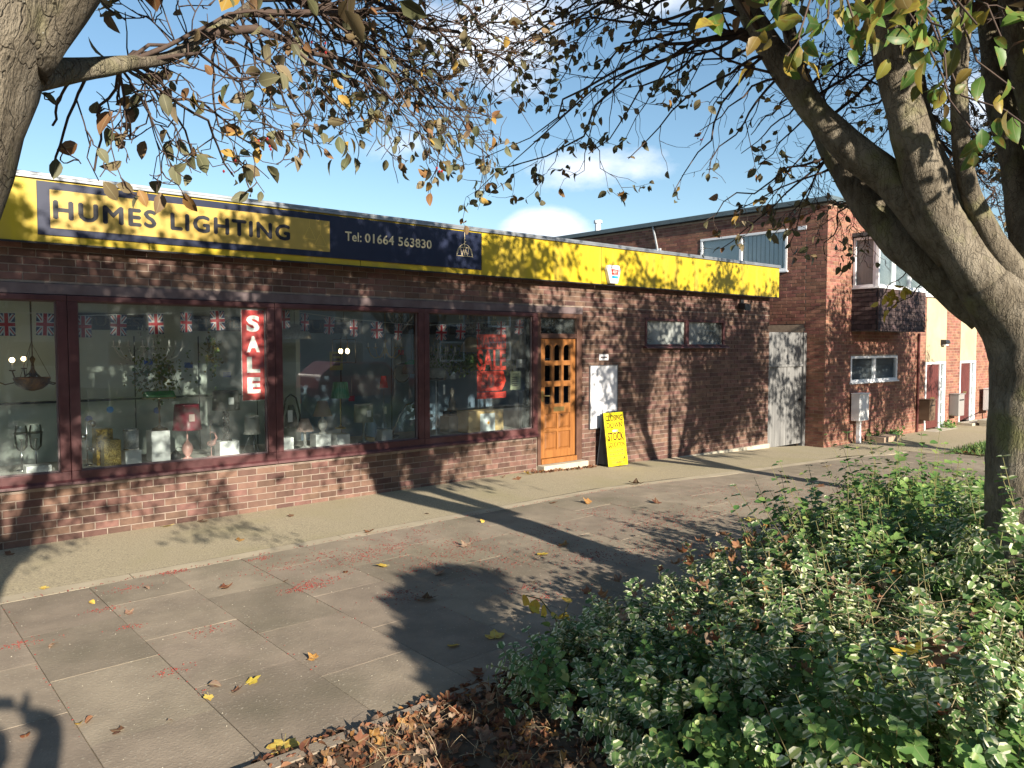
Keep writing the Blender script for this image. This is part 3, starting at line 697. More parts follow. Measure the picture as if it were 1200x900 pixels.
sub(stroke('lampshade_emblem', segs, 'letter_cream', .006, sy-.0135))
segs = []
for c, zt, zb, hw in ((4.20, 3.30, 3.17, .075), (4.34, 3.23, 3.10, .08)):
    segs += [((c-hw*.15, zt), (c-hw, zb)), ((c+hw*.15, zt), (c+hw, zb)), ((c-hw, zb), (c+hw, zb)), ((c-hw*.15, zt), (c+hw*.15, zt)), ((c, zt), (c, 3.395)), ((c-hw*.4, zb), (c-hw*.4, zb-.02)), ((c+hw*.4, zb), (c+hw*.4, zb-.02))]
sub(stroke('pendant_emblem', segs, 'letter_gold', .005, sy-.0185))

al = thing('alarm_box', 'white shield-shaped burglar alarm box on the yellow fascia', 'alarm', (9.42, WY-.162, 3.06))
m = MB(); m.prism([(-.09, -.14), (.09, -.14), (.16, .08), (.12, .15), (-.12, .15), (-.16, .08)], 'y', -.075, -.001); m.build('case', 'white_panel', al, bevel=.012)
o = bx('badge', 'sign_red', al, -.07, .085, -.079, -.0755, .0, .085); text_mesh('lettering', 'ADT', 'poster_white', o, -.05, .065, .02, .045, -.0795)
bx('phone_strip', 'blue_bright', al, -.06, .085, -.0785, -.0755, -.06, -.02)
nb = thing('notice_board', 'blank white framed notice panel on the brick wall beside the door', 'panel', (9.42, WY-.003, .6))
bx('board', 'white_panel', nb, -.315, .315, -.022, -.004, .0, 1.0)
m = MB(); m.box(-.33, -.3165, -.03, -.003, -.012, 1.012); m.box(.3165, .33, -.03, -.003, -.012, 1.012); m.box(-.316, .316, -.031, -.003, 1.001, 1.014); m.box(-.316, .316, -.031, -.003, -.014, -.001); m.build('frame', 'cap_metal', nb)
npl = thing('wall_plate', 'small grey name plate on the wall above the white notice panel', 'plate', (9.43, WY-.003, 1.74))
bx('plate', 'white_panel', npl, -.11, .11, -.012, -.001, -.05, .05, bevel=.003); bx('print', 'lintel_paint', npl, -.08, .08, -.0135, -.0125, -.012, .012)
sl_ = thing('security_light', 'small black security lamp under the yellow fascia near the right end', 'lamp', (13.35, WY-.003, 2.70))
m = MB(); m.box(-.05, .05, -.04, -.001, -.03, .12); m.build('bracket', 'black_metal', sl_); m = MB(); m.prism([(-.16, -.09), (-.03, -.05), (-.03, .06), (-.16, .03)], 'x', -.1, .1); m.build('lamp_head', 'black_metal', sl_)

ab = thing('pavement_sign', 'yellow CLOSING DOWN stock liquidation A-board standing by the door', 'sign board', (9.46, 8.47, G(9.46)+.004), R(-3))
BW, BH, LEAN = .22, .86, R(8.5)
def leaf_panel(name, sgn):
    m = MB(); m.box(-BW, BW, -.009, .009, 0, BH)
    o = m.build(name, ('sign_yellow' if sgn < 0 else 'wall_dark'), ab, bevel=.003); o.location = (0, sgn*.135, .015); o.rotation_euler = (-LEAN if sgn < 0 else LEAN, 0, 0); return o
fp = leaf_panel('front_panel', -1); bp_ = leaf_panel('rear_panel', 1)
m = MB(); m.prism([(-.125, .04), (.125, .04), (.012, BH*.96), (-.012, BH*.96)], 'x', -.214, -.208); m.build('side_skirt', 'wall_dark', ab)
bx('hinge', 'black_metal', ab, -.15, .15, -.018, .018, BH*.99+.02, BH*.99+.034)
for body, x0, x1, z, h, mt, bd in (('CLOSING', -.265, .265, .845, .105, 'sign_ink', .02), ('DOWN', -.24, .24, .715, .10, 'sign_ink', .012), ('STOCK', -.245, .25, .475, .15, 'sign_ink', .02), ('LIQUIDATION', -.25, .25, .355, .085, 'sign_ink', .01),
                                   ('ALL LIGHTING', -.22, .22, .27, .05, 'sign_grey_ink', .012), ('NOW FURTHER', -.24, .24, .195, .05, 'sign_grey_ink', .012), ('REDUCED FOR', -.24, .24, .12, .05, 'sign_grey_ink', .012), ('CLEARANCE', -.2, .2, .045, .05, 'sign_grey_ink', .012)):
    text_mesh('lettering', body, mt, fp, x0*.73, x1*.73, z*.86, h*.86, -.0095, .002, bd)
bx('sticker', 'card_cream', fp, -.065, .065, -.0115, -.0095, .545, .58)

# ------------------------------------------------------------------ gate between shop and house
GY = 8.76
gate = thing('side_gate', 'tall grey vertical-boarded gate between the shop and the brick house', 'gate', (14.42, GY, -.22))
m = MB(); m.box(.002, .09, -.04, .06, -.2, 2.43); m.box(1.50, 1.61, -.04, .06, -.2, 2.43); m.box(.091, 1.499, -.03, .05, 1.70, 1.755); m.build('gate_frame', 'grey_gate', gate, bevel=.004)
x = .095
while x < 1.48:
    x2 = min(1.495, x+.112); y = random.uniform(-.004, .004)
    bx('board', 'grey_gate', gate, x, x2-.006, y, y+.022, .02, 1.695, bevel=.003); bx('overboard', 'grey_gate', gate, x, x2-.006, y-.012, y+.01, 1.757, 2.43, bevel=.003)
    x = x2
bx('rail', 'grey_gate', gate, .092, 1.498, .03, .065, .3, .42); bx('latch', 'black_metal', gate, 1.36, 1.47, -.022, -.008, .95, 1.0)

# ------------------------------------------------------------------ the brick houses beyond
HX, HY, HR = 16.05, 8.30, 5.02
def upvc_window(parent, axis, pl, sg, a0, a1, z0, z1, mull=(), blind=None, depth=.07, tr=.055, ng=None):
    """white window: frame > panes; axis 'x' = in a wall along x"""
    def bb(m, p, q, d0, d1, zb, zt):
        if axis == 'x': m.box(p, q, min(pl+sg*d0, pl+sg*d1), max(pl+sg*d0, pl+sg*d1), zb, zt)
        else: m.box(min(pl+sg*d0, pl+sg*d1), max(pl+sg*d0, pl+sg*d1), p, q, zb, zt)
    m = MB(); bb(m, a0, a0+tr, -.06, .012, z0+tr, z1-tr); bb(m, a1-tr, a1, -.06, .012, z0+tr, z1-tr); bb(m, a0, a1, -.06, .014, z0, z0+tr); bb(m, a0, a1, -.06, .014, z1-tr, z1)
    for c in mull: bb(m, c-tr*.7, c+tr*.7, -.06, .010, z0+tr+.001, z1-tr-.001)
    w = m.build('window', 'upvc', parent, bevel=.004)
    s = MB(); bb(s, a0-.03, a1+.03, -.02, .05, z0-.035, z0-.002); s.build('sill', 'upvc', w)
    ed = [a0]+list(mull)+[a1]
    for i, (p, q) in enumerate(zip(ed, ed[1:])):
        g = MB(); bb(g, p+.02, q-.02, -.030, -.024, z0+tr-.005, z1-tr+.005); g.build('pane', 'house_glass', w)
        bd = blind[i] if blind else None
        if bd == 'slats':
            x = p+.05
            while x < q-.06:
                k = MB(); bb(k, x, x+.09, -.07-random.uniform(0, .02), -.065, z0+.03, z1-.03); k.build('blind_slat', 'blind', w); x += .11
        b = MB(); bb(b, p+.01, q-.01, -.12, -.10, z0+.01, z1-.01); b.build('curtain', bd if bd and bd != 'slats' else 'curtain', w)
    return w
def front_door(parent, x0, x1, z0, z1, pl, dw):
    fr = MB(); t = .06
    fr.box(x0, x0+t, pl-.012, pl+.07, z0, z1-t); fr.box(x1-t, x1, pl-.012, pl+.07, z0, z1-t); fr.box(x0, x1, pl-.014, pl+.07, z1-t, z1); fr.box(x0+dw, x0+dw+t, pl-.010, pl+.07, z0, z1-t-.001)
    f = fr.build('door_frame', 'upvc', parent, bevel=.004)
    n = 6
    for i in range(n):
        a = x0+t+.002+i*(dw-t-.004)/n; bx('plank', 'maroon_door', f, a, a+(dw-t-.004)/n-.006, pl+.02, pl+.05, z0+.03, z1-t-.004, bevel=.003)
    bx('backing', 'maroon_door', f, x0+t+.002, x0+dw-.002, pl+.051, pl+.06, z0+.03, z1-t-.004); bx('letter_plate', 'brass', f, x0+dw*.42, x0+dw*.72, pl+.012, pl+.0195, z0+.78, z0+.84)
    k = 5; h = (z1-t-z0)/k
    for i in range(k):
        bx('side_pane', 'house_glass', f, x0+dw+t, x1-t, pl+.03, pl+.036, z0+i*h, z0+(i+1)*h)
        bx('side_bar', 'upvc', f, x0+dw+t+.001, x1-t-.001, pl+.012, pl+.06, z0+i*h-.02, z0+i*h+.02)
    bx('hall', 'curtain', f, x0+dw, x1, pl+.3, pl+.34, z0, z1)
hs = thing('terraced_house', 'flat-roofed red brick house with a tile-hung bay, next to the shop', 'house', (0, 0, 0))
x2 = 22.68
hh = [(17.20, 19.60, 1.10, 1.69), (21.28, 22.62, -.30, 3.20), (17.20, 19.72, 2.27, 4.33), (20.1, 22.55, 3.22, 4.33)]
hr = courses(HX, x2, -.3, HR-.1, hh)
sh = [(9.23, 11.54, 3.60, 4.52), (12.75, 13.9, 3.6, 4.42)]
sr = courses(HY+.03, 8.80, -.3, HR-.1, []) + courses(8.80, 19, 2.4, HR-.1, sh)
lay(hs, [('x', HY, -1, hr), ('y', HX, -1, sr)], 'house_brick')
def walls_with_holes(parent, mat, axis, pl, sg, a0, a1, z0, z1, holes, th=.2):
    es = sorted({a0, a1, *[h for H in holes for h in H[:2] if a0 < h < a1]}); zs_ = sorted({z0, z1, *[h for H in holes for h in H[2:] if z0 < h < z1]})
    m = MB()
    for p, q in zip(es, es[1:]):
        for b, t in zip(zs_, zs_[1:]):
            if any(h[0] < (p+q)/2 < h[1] and h[2] < (b+t)/2 < h[3] for h in holes): continue
            c0, c1 = sorted((pl-sg*.006, pl-sg*th))
            if axis == 'x': m.box(p, q, c0, c1, b, t)
            else: m.box(c0, c1, p, q, b, t)
    return m.build('wall', mat, parent)
walls_with_holes(hs, 'house_mortar', 'x', HY, -1, HX+.21, x2, -.6, HR-.05, hh)
walls_with_holes(hs, 'house_mortar', 'y', HX, -1, HY+.006, 19, -.6, HR-.05, sh)
bx('back_wall', 'house_mortar', hs, HX, 30, 18.8, 19, -.6, HR-.05); bx('party_wall', 'curtain', hs, HX+.5, 22.6, 12, 12.1, -.5, HR-.1)
bx('roof', 'roof_felt', hs, HX-.02, x2, HY-.02, 19, HR-.045, HR+.04)
m = MB(); m.box(HX-.10, x2, HY-.12, HY-.021, HR-.03, HR+.08); m.box(HX-.10, HX-.021, HY-.02, 19, HR-.03, HR+.08); m.build('roof_edge', 'roof_trim', hs, bevel=.005)
upvc_window(hs, 'y', HX, -1, 9.23, 11.54, 3.60, 4.52, (10.42,), ('slats', 'blind'))
upvc_window(hs, 'y', HX, -1, 12.75, 13.9, 3.60, 4.42, (), ('blind',))
upvc_window(hs, 'x', HY, -1, 17.20, 19.60, 1.10, 1.69, (18.40,), ('curtain', 'curtain'))
upvc_window(hs, 'x', HY, -1, 20.1, 22.55, 3.22, 4.33, (20.9, 21.7), ('curtain', 'curtain', 'curtain'))
# bay: tile-hung base with a band of windows
BY = 7.71; bx0, bx1 = 17.2, 19.68
bay = MB().box(bx0+.02, bx1-.02, BY+.02, HY+.2, 2.26, 3.20).build('bay', 'wall_dark', hs)
tiles = courses(bx0, bx1, 2.25, 3.20, [], .165, .10, .006); t2 = courses(BY+.03, HY, 2.25, 3.20, [], .165, .10, .006)
m = MB()
for p, q, a, b in tiles: m.add([(p, BY-.012, a), (q, BY-.012, a), (q, BY-.002, b), (p, BY-.002, b), (p, BY+.02, a), (q, BY+.02, a), (q, BY+.02, b), (p, BY+.02, b)], [(0,1,2,3), (0,4,5,1), (1,5,6,2), (3,7,4,0)])
for p, q, a, b in t2: m.add([(bx0-.012, p, a), (bx0-.012, q, a), (bx0-.002, q, b), (bx0-.002, p, b), (bx0+.02, p, a), (bx0+.02, q, a)], [(0,3,2,1), (0,1,5,4)])
m.build('hung_tiles', 'dark_tile', bay, kind='stuff')
bx('bay_roof', 'roof_felt', hs, bx0-.06, bx1+.06, BY-.06, HY-.002, 4.34, 4.42)
upvc_window(hs, 'x', BY+.02, -1, bx0+.0, bx1, 3.22, 4.32, (18.02, 18.85), ('curtain', 'curtain', 'curtain'))
upvc_window(hs, 'y', bx0+.02, -1, BY+.085, HY-.01, 3.22, 4.32, (), ('curtain',))
front_door(hs, 21.30, 22.60, -.27, 1.50, HY, .92)
bx('cream_panel', 'cream_panel', hs, 21.29, 22.61, HY-.004, HY+.1, 1.505, 3.16); bx('soffit_strip', 'house_mortar', hs, 21.29, 22.61, HY+.0, HY+.1, 3.162, 3.2)
bx('doorstep', 'concrete', hs, 21.15, 22.7, HY-.35, HY-.008, -.4, -.272, bevel=.01)
m = MB(); m.tube([(20.78, HY-.035, -.35), (20.78, HY-.035, 2.24)], .03, 8); m.build('drainpipe', 'maroon_door', hs)
m = MB(); m.tube([(HX-.03, 12.83, 4.2), (HX-.03, 12.86, 4.45), (HX-.06, 13.0, 5.09)], .028, 6); m.build('downpipe', 'cap_metal', hs)
bx('vent_cowl', 'white_panel', hs, HX-.015, HX-.002, 8.78, 8.98, 4.46, 4.54)
m = MB(); m.tube([(17.6, 16.4, HR), (17.6, 16.4, HR+.62)], .09, 10); m.tube([(17.6, 16.4, HR+.62), (17.6, 16.4, HR+.70)], .13, 10); m.build('flue', 'white_panel', hs)
lt = thing('porch_light', 'black bulkhead lamp on the cream panel over the first front door', 'lamp', (22.35, HY-.005, 2.02)); m = MB(); m.prism([(-.16, -.03), (-.001, -.08), (-.001, .07), (-.13, .06)], 'x', -.13, .13); m.build('lamp_hood', 'black_metal', lt, bevel=.01); bx('lens', 'white_panel', lt, -.1, .1, -.12, -.03, -.085, -.06)
h2 = thing('terraced_house', 'further red brick terraced house with the second maroon door, partly behind the tree', 'house', (0, 0, 0))
x3 = 30.0
hh = [(23.60, 24.82, -.30, 3.20), (24.9, 27.5, 3.22, 4.33), (26.2, 28.4, 1.1, 1.69)]
lay(h2, [('x', HY, -1, courses(x2+.005, x3, -.3, HR-.1, hh))], 'house_brick', 300)
walls_with_holes(h2, 'house_mortar', 'x', HY, -1, x2+.005, x3, -.6, HR-.05, hh)
bx('roof', 'roof_felt', h2, x2+.002, x3, HY-.02, 18.8, HR-.045, HR+.04); bx('roof_edge', 'roof_trim', h2, x2+.002, x3, HY-.12, HY-.021, HR-.03, HR+.08); bx('end_wall', 'house_mortar', h2, x3-.2, x3, HY+.2, 18.7, -.6, HR-.05)
front_door(h2, 23.62, 24.80, -.20, 1.50, HY, .80)
bx('cream_panel', 'cream_panel', h2, 23.61, 24.81, HY-.004, HY+.1, 1.505, 3.16); bx('doorstep', 'concrete', h2, 23.5, 24.9, HY-.4, HY-.008, -.4, -.202, bevel=.01)
upvc_window(h2, 'x', HY, -1, 24.9, 27.5, 3.22, 4.33, (25.8, 26.7), ('curtain',)*3); upvc_window(h2, 'x', HY, -1, 26.2, 28.4, 1.1, 1.69, (27.3,), ('curtain',)*2)
bx('inner_wall', 'curtain', h2, x2+.1, x3-.3, 11, 11.1, -.5, HR-.1)

def post_box(name, label, x, y, w_, h, d, z, mat, cat, post=None):
    t = thing(name, label, cat, (x, y, z))
    bx('case', mat, t, -w_/2, w_/2, -d, -.004, 0, h, bevel=.012); bx('lid', mat, t, -w_/2-.01, w_/2+.01, -d-.02, -.003, h+.001, h+.025, bevel=.006)
    if post is not None:
        m = MB(); m.box(-.035, .035, -d*.62, -d*.2, post-z, -.002); m.build('post', 'upvc', t); bx('label_plate', 'white_panel', t, -.1, .08, -d-.004, -d-.001, h*.45, h*.75)
    else: bx('slot', 'black_metal', t, -w_/2+.04, w_/2-.04, -d-.004, -d-.001, h*.72, h*.78)
    return t
post_box('meter_box', 'white utility meter box on a short post left of the tile-hung bay', 17.42, HY-.03, .46, .60, .20, .24, 'white_paint', 'meter box', -.32)
post_box('meter_box', 'white utility meter box on a post just left of the big trunk', 25.45, HY-.1, .6, .62, .2, .05, 'white_paint', 'meter box', -.32)
post_box('mailbox', 'dark brown wall mailbox left of the first maroon front door', 21.08, HY-.005, .36, .52, .28, .02, 'mail_brown', 'mailbox')
post_box('mailbox', 'grey wall mailbox on the brick pier between the two front doors', 23.1, HY-.005, .40, .58, .25, .02, 'mail_grey', 'mailbox')
sw = thing('low_planter', 'low brick planter wall at the foot of the house by the meter box', 'planter', (17.95, 7.9, -.3))
m = MB(); m.box(0, .9, -.06, .36, 0, .14); m.build('kerb_wall', 'house_mortar', sw, bevel=.006)
st = thing('doorsteps', 'two concrete steps with a dark handrail before the second door', 'steps', (24.3, 7.6, -.3)); bx('step', 'concrete', st, -.6, 1.4, -.5, .2, 0, .10, bevel=.008); bx('step', 'concrete', st, -.6, 1.4, -.1, .25, .102, .19, bevel=.008)
m = MB(); m.tube([(-.5, -.55, .0), (-.5, -.55, .62), (1.2, -.3, .72), (1.2, -.3, .1)], .02, 6); m.build('handrail', 'black_metal', st)

# ------------------------------------------------------------------ the window display
SHELF = .656
def px(u, y, v=490): return on_y(u, v, y).x
def zat(u, v, y): return on_y(u, v, y).z
def poster(name, label, x0, x1, z0, z1, y, mat, cat='poster'):
    t = thing(name, label, cat, ((x0+x1)/2, y, z0)); w_, h = (x1-x0)/2, z1-z0
    bx('sheet', mat, t, -w_, w_, 0, .002, 0, h); return t
def ltext(t, body, x0, x1, zb, h, mat, bold=.02, y=-.0006, name='lettering'): return text_mesh(name, body, mat, t, x0, x1, zb, h, y, .0004, bold)
# SALE banner just inside the second window
t = poster('sale_banner', 'tall red banner with SALE in white letters stacked down it', 3.46, 3.735, 1.30, 2.34, WY+.046, 'poster_red', 'banner')
for i, c in enumerate('SALE'): ltext(t, c, -.075, .08, .80-.235*i, .165, 'poster_white', .045)
m = MB(); m.box(-.137, -.131, -.001, -.0002, 0, 1.04); m.box(.131, .137, -.001, -.0002, 0, 1.04); m.box(-.13, .13, -.001, -.0002, 1.034, 1.04); m.box(-.13, .13, -.001, -.0002, 0, .006); m.build('border', 'poster_white', t)
# orange sale notices, fourth window
x0, x1 = on_y(559, 430, WY+.046).x, on_y(593, 430, WY+.046).x; zb, zt = 1.17, 2.09
t = thing('sale_notice', 'orange MASSIVE SALE 50% notice cut in pieces on the fourth window', 'poster', ((x0+x1)/2, WY+.046, zb)); hw, h = (x1-x0)/2, zt-zb
bx('top_sheet', 'poster_orange', t, -hw, hw, 0, .002, h*.77, h); ltext(t, 'MASSIVE', -hw+.02, hw-.02, h*.805, h*.15, 'poster_darkred', .035)
ltext(t, 'SALE', -hw, hw, h*.455, h*.30, 'poster_orange', .028, y=.0, name='sale_letters')
m = MB(); m.prism([(-hw, h*.115), (hw*.7, h*.115), (hw, h*.27), (hw*.8, h*.43), (-hw, h*.43)], 'y', 0, .002); m.build('offer_sheet', 'poster_orange', t)
ltext(t, '50', -hw*.72, hw*.2, h*.18, h*.19, 'poster_darkred', .05); ltext(t, '%', hw*.25, hw*.7, h*.26, h*.10, 'poster_darkred', .02); ltext(t, 'OFF', hw*.25, hw*.72, h*.18, h*.05, 'poster_darkred', .02); ltext(t, 'UP TO', -hw*.7, -hw*.1, h*.385, h*.03, 'poster_darkred', .01)
bx('bottom_sheet', 'poster_orange', t, -hw, hw, 0, .002, 0, h*.10); ltext(t, 'SELECTED LINES', -hw+.02, hw-.03, h*.025, h*.05, 'poster_darkred', .01)
a, b = on_y(598, 457, WY+.05), on_y(610, 435, WY+.05)
t = poster('notice_card', 'pale green card taped inside the fourth window by the door', a.x, b.x, a.z, b.z, WY+.046, 'card_cream', 'card'); hw = (b.x-a.x)/2; hh_ = b.z-a.z
ltext(t, 'NOTICE', -hw*.7, hw*.7, hh_*.82, hh_*.08, 'letter_black', .0)
for k in range(5): bx('print_line', 'lintel_paint', t, -hw*.7, hw*(.3+.1*(k % 3)), -.0012, -.0004, hh_*(.66-.11*k), hh_*(.66-.11*k)+.012)
a, b = on_y(605, 431, 8.9), on_y(622, 421, 8.9)
t = thing('hanging_sign', 'small white sign hanging on cords at the door end of the display', 'sign', ((a.x+b.x)/2, 8.9, a.z)); hw = (b.x-a.x)/2
bx('board', 'white_panel', t, -hw, hw, 0, .012, 0, b.z-a.z, bevel=.003); ltext(t, 'SALE', -hw*.6, hw*.6, .04, .055, 'mail_grey', .0, y=-.001)
m = MB(); m.tube([(-hw*.8, .006, b.z-a.z), (0, .006, .62)], .003, 3); m.tube([(hw*.8, .006, b.z-a.z), (0, .006, .62)], .003, 3); m.build('cord', 'cord_white', t)
a, b = on_y(387, 434, 10.92), on_y(402, 412, 10.92)
t = poster('wall_notice', 'yellowed notice on the blue back wall behind the lantern', a.x, b.x, a.z, b.z, 10.935, 'card_yellow'); hw = (b.x-a.x)/2; hh_ = b.z-a.z
for k in range(3): bx('print_line', 'lintel_paint', t, -hw*.6, hw*.6, -.002, -.0006, hh_*(.75-.25*k), hh_*(.75-.25*k)+.04)

# bunting: cord + flags
fl = MB(); fw_, fh = .148, .215
def strip2(m, a, b, t, y, mi):
    d = Vector((b[0]-a[0], 0, b[1]-a[1])).normalized(); n = Vector((-d.z, 0, d.x))*t/2; A, B = Vector((a[0], y, a[1])), Vector((b[0], y, b[1]))
    m.add([A-n, B-n, B+n, A+n], [(0, 1, 2, 3)], mi)
hx, hz = fw_/2, fh/2
def flagrect(x0, x1, z0, z1, y, mi): fl.add([(x0, y, z0-hz), (x1, y, z0-hz), (x1, y, z1-hz), (x0, y, z1-hz)], [(0, 1, 2, 3)], mi)
fl.add([(-hx, 0, -fh), (hx, 0, -fh), (hx, 0, 0), (-hx, 0, 0)], [(0, 1, 2, 3)], 0)
for a, b in (((-hx+.01, -fh+.012), (hx-.01, -.012)), ((-hx+.01, -.012), (hx-.01, -fh+.012))): strip2(fl, a, b, .034, -.0005, 1)
for a, b in (((-hx+.008, -fh+.016), (hx-.01, -.014)), ((-hx+.01, -.014), (hx-.008, -fh+.014))): strip2(fl, a, b, .010, -.001, 2)
fl.add([(-.026, -.0015, -fh), (.026, -.0015, -fh), (.026, -.0015, 0), (-.026, -.0015, 0)], [(0, 1, 2, 3)], 1); fl.add([(-hx, -.0016, -hz-.026), (hx, -.0016, -hz-.026), (hx, -.0016, -hz+.026), (-hx, -.0016, -hz+.026)], [(0, 1, 2, 3)], 1)
fl.add([(-.016, -.002, -fh), (.016, -.002, -fh), (.016, -.002, 0), (-.016, -.002, 0)], [(0, 1, 2, 3)], 2); fl.add([(-hx, -.0021, -hz-.016), (hx, -.0021, -hz-.016), (hx, -.0021, -hz+.016), (-hx, -.0021, -hz+.016)], [(0, 1, 2, 3)], 2)
FLAG = fl.mesh('flag', ['flag_navy', 'flag_white', 'flag_red'])
def bunting(label, pts, us):
    y = WY+.10; P = [on_y(u, v, y) for u, v in pts]; t = thing('bunting', label, 'bunting', P[0], 0, 'strings of flag bunting across the windows')
    def zc(x):
        for a, b in zip(P, P[1:]):
            if x <= b.x: break
        return a.z+(b.z-a.z)*(x-a.x)/(b.x-a.x)
    m = MB(); m.tube([p-P[0] for p in P], .004, 4); m.build('cord', 'cord_white', t)
    for u in us:
        x = on_y(u, 370, y).x; o = link('flag', FLAG, t); o.location = (x-P[0].x, -.006, zc(x)-P[0].z-.003); o.rotation_euler = (random.uniform(-.03, .1), random.uniform(-.05, .05), random.uniform(-.5, .5))
bunting('Union Jack bunting across the leftmost shop window', [(-80, 366), (0, 366.5), (66, 367)], [-40, 7, 53])
bunting('Union Jack bunting across the window with the red SALE banner', [(91, 370), (200, 367), (281, 362.5)], [97, 139, 182, 218, 254])
bunting('Union Jack bunting sloping across the third window with the green lamp', [(330, 363), (400, 373), (488, 381)], [332, 357, 386, 414, 441, 467])
bunting('Union Jack bunting across the fourth window above the orange notice', [(503, 381), (560, 378), (622, 374)], [517, 540, 560, 587, 609])

def box_item(name, label, u0, u1, v0, y, mat, cat='box', d=.16, zb=SHELF, extra=None):
    a, b = px(u0, y), px(u1, y); zt = zat((u0+u1)/2, v0, y)
    o = bx(name, mat, None, a, b, y, y+d, zb, zt, bevel=.004); tag(o, label, cat); return zt
# lamp: base profile, stem, shade
def lamp(label, u, y, v_top, v_bot, w_top, w_bot, shade_mat, stem_mat, base='disc', zb=SHELF, cat='lamp', pleats=0, tagc=None, stem_r=.008, bulb=False):
    x = px(u, y); zt, zs = zat(u, v_top, y), zat(u, v_bot, y); k = px(u+1, y)-px(u, y); K = abs(.5/k) if False else 1
    pxm = (on_y(u, 450, y)-CP).dot(CF)/915.; rt_, rb = w_top*pxm/2, w_bot*pxm/2
    t = thing('table_lamp', label, cat, (x, y, zb)); h = zt-zb; hs_ = zs-zb
    m = MB()
    if base == 'disc': m.lathe([(.001, 0), (.07, 0), (.07, .012), (.02, .03), (stem_r, .05), (stem_r, hs_+.02)], n=14)
    elif base == 'urn': m.lathe([(.001, 0), (.055, 0), (.055, .01), (.02, .03), (.05, .07), (.062, .11), (.05, .16), (.018, .2), (.010, .22), (.010, hs_+.03)], n=14)
    elif base == 'turned': m.lathe([(.001, 0), (.075, 0), (.07, .02), (.03, .035), (.018, .06), (.026, .09), (.016, .12), (.014, max(.14, hs_*.8)), (.022, hs_), (.01, hs_+.03)], n=14)
    elif base == 'tripod':
        for a in (0.4, 2.5, 4.6): m.tube([(.11*math.cos(a), .11*math.sin(a), 0), (.012*math.cos(a), .012*math.sin(a), hs_+.02)], .007, 5)
    elif base == 'twist':
        for a0 in (0, 2.1, 4.2): m.tube([(.03*math.cos(a0+i*.8), .03*math.sin(a0+i*.8), i*(hs_/12.)) for i in range(13)], .010, 5)
        m.lathe([(.001, 0), (.06, 0), (.06, .012), (.001, .013)], n=12)
    m.build('stand', stem_mat, t, smooth=True)
    n = 40 if pleats else 20
    prof = [(rb, hs_), (rt_, h), (rt_-.006, h), (rb-.006, hs_+.002)]
    s = MB(); s.lathe(prof, n=n)
    if pleats: s.v = [(vx*(1+(.04 if (i % n) % 2 else 0)), vy*(1+(.04 if (i % n) % 2 else 0)), vz) for i, (vx, vy, vz) in enumerate(s.v)]
    s.build('lamp_shade', shade_mat, t, smooth=not pleats)
    r = MB(); r.lathe([(rb+.003, hs_-.004), (rb+.003, hs_+.008), (rb-.004, hs_+.008)], n=20); r.lathe([(rt_+.002, h-.006), (rt_+.002, h+.003), (rt_-.004, h+.003)], n=20); r.build('trim', shade_mat, t)
    if tagc: bx('price_tag', tagc, t, -.03, .03, -max(rb, rt_)-.012, -max(rb, rt_)-.010, (h+hs_)/2-.04, (h+hs_)/2+.04)
    return t
# --- first window
def arm_fitting(label, x, y, zc, arms, rad, mat, bulbs, ztop=2.60, candle='ceramic_white', drop=.0, crystals=0):
    t = thing('chandelier', label, 'chandelier', (x, y, zc)); m = MB()
    m.tube([(0, 0, 0), (0, 0, ztop-zc)], .006, 5); m.lathe([(.001, -.03), (.03, -.02), (.04, .02), (.02, .06), (.012, .12), (.03, .17), (.008, .2)], n=12)
    m.lathe([(.05, ztop-zc-.03), (.05, ztop-zc-.001)], n=12); m.build('stem', mat, t, smooth=True)
    for i in range(arms):
        a = 2*math.pi*i/arms+.35; c, s = math.cos(a), math.sin(a)
        b = MB(); b.tube([(c*r_*rad, s*r_*rad, z) for r_, z in ((.05, .03), (.3, -.07), (.6, -.10), (.85, -.05), (1.0, .05))], .007, 5); b.lathe([(.008, .05), (.028, .055), (.03, .065)], (c*rad, s*rad, 0), 10)
        ao = b.build('arm', mat, t, smooth=True)
        b = MB(); b.tube([(c*rad, s*rad, .06), (c*rad, s*rad, .13)], .011, 8); b.build('candle', candle, ao)
        if bulbs: b = MB(); b.ball((c*rad, s*rad, .165), .026, 8); b.build('bulb', 'bulb_lit', ao, smooth=True)
    if crystals:
        b = MB()
        for i in range(crystals):
            a, r_, z = random.uniform(0, 6.28), rad*random.uniform(.1, 1), random.uniform(-.16, .30)
            r2 = r_*(1-max(0, z)*2.4); b.lathe([(.001, -.018), (.011, 0), (.001, .018)], (r2*math.cos(a), r2*math.sin(a), z), 4)
        b.build('crystal_drops', 'crystal', t, kind='stuff')
    return t
arm_fitting('bronze scroll-arm ceiling light with lit globe bulbs in the leftmost window', px(40, 9.6), 9.6, 1.62, 5, .42, 'bronze', True)
t = thing('bowl_pendant', 'brown glass bowl pendant hanging in the leftmost window', 'lamp', (px(39, 9.3), 9.3, zat(39, 458, 9.3)))
m = MB(); m.lathe([(.02, 0), (.09, .02), (.15, .07), (.17, .13), (.165, .14), (.14, .09), (.02, .01)], n=20); m.build('bowl', 'amber', t, smooth=True); m = MB()
for a in (0, 2.1, 4.2): m.tube([(.165*math.cos(a), .165*math.sin(a), .135), (0, 0, .5)], .003, 4)
m.tube([(0, 0, .5), (0, 0, 2.6-zat(39, 458, 9.3))], .004, 4); m.build('chain', 'bronze', t)
box_item('display_box', 'low white box on the display shelf in the leftmost window', 29, 59, 546, 8.92, 'box_white', d=.18)
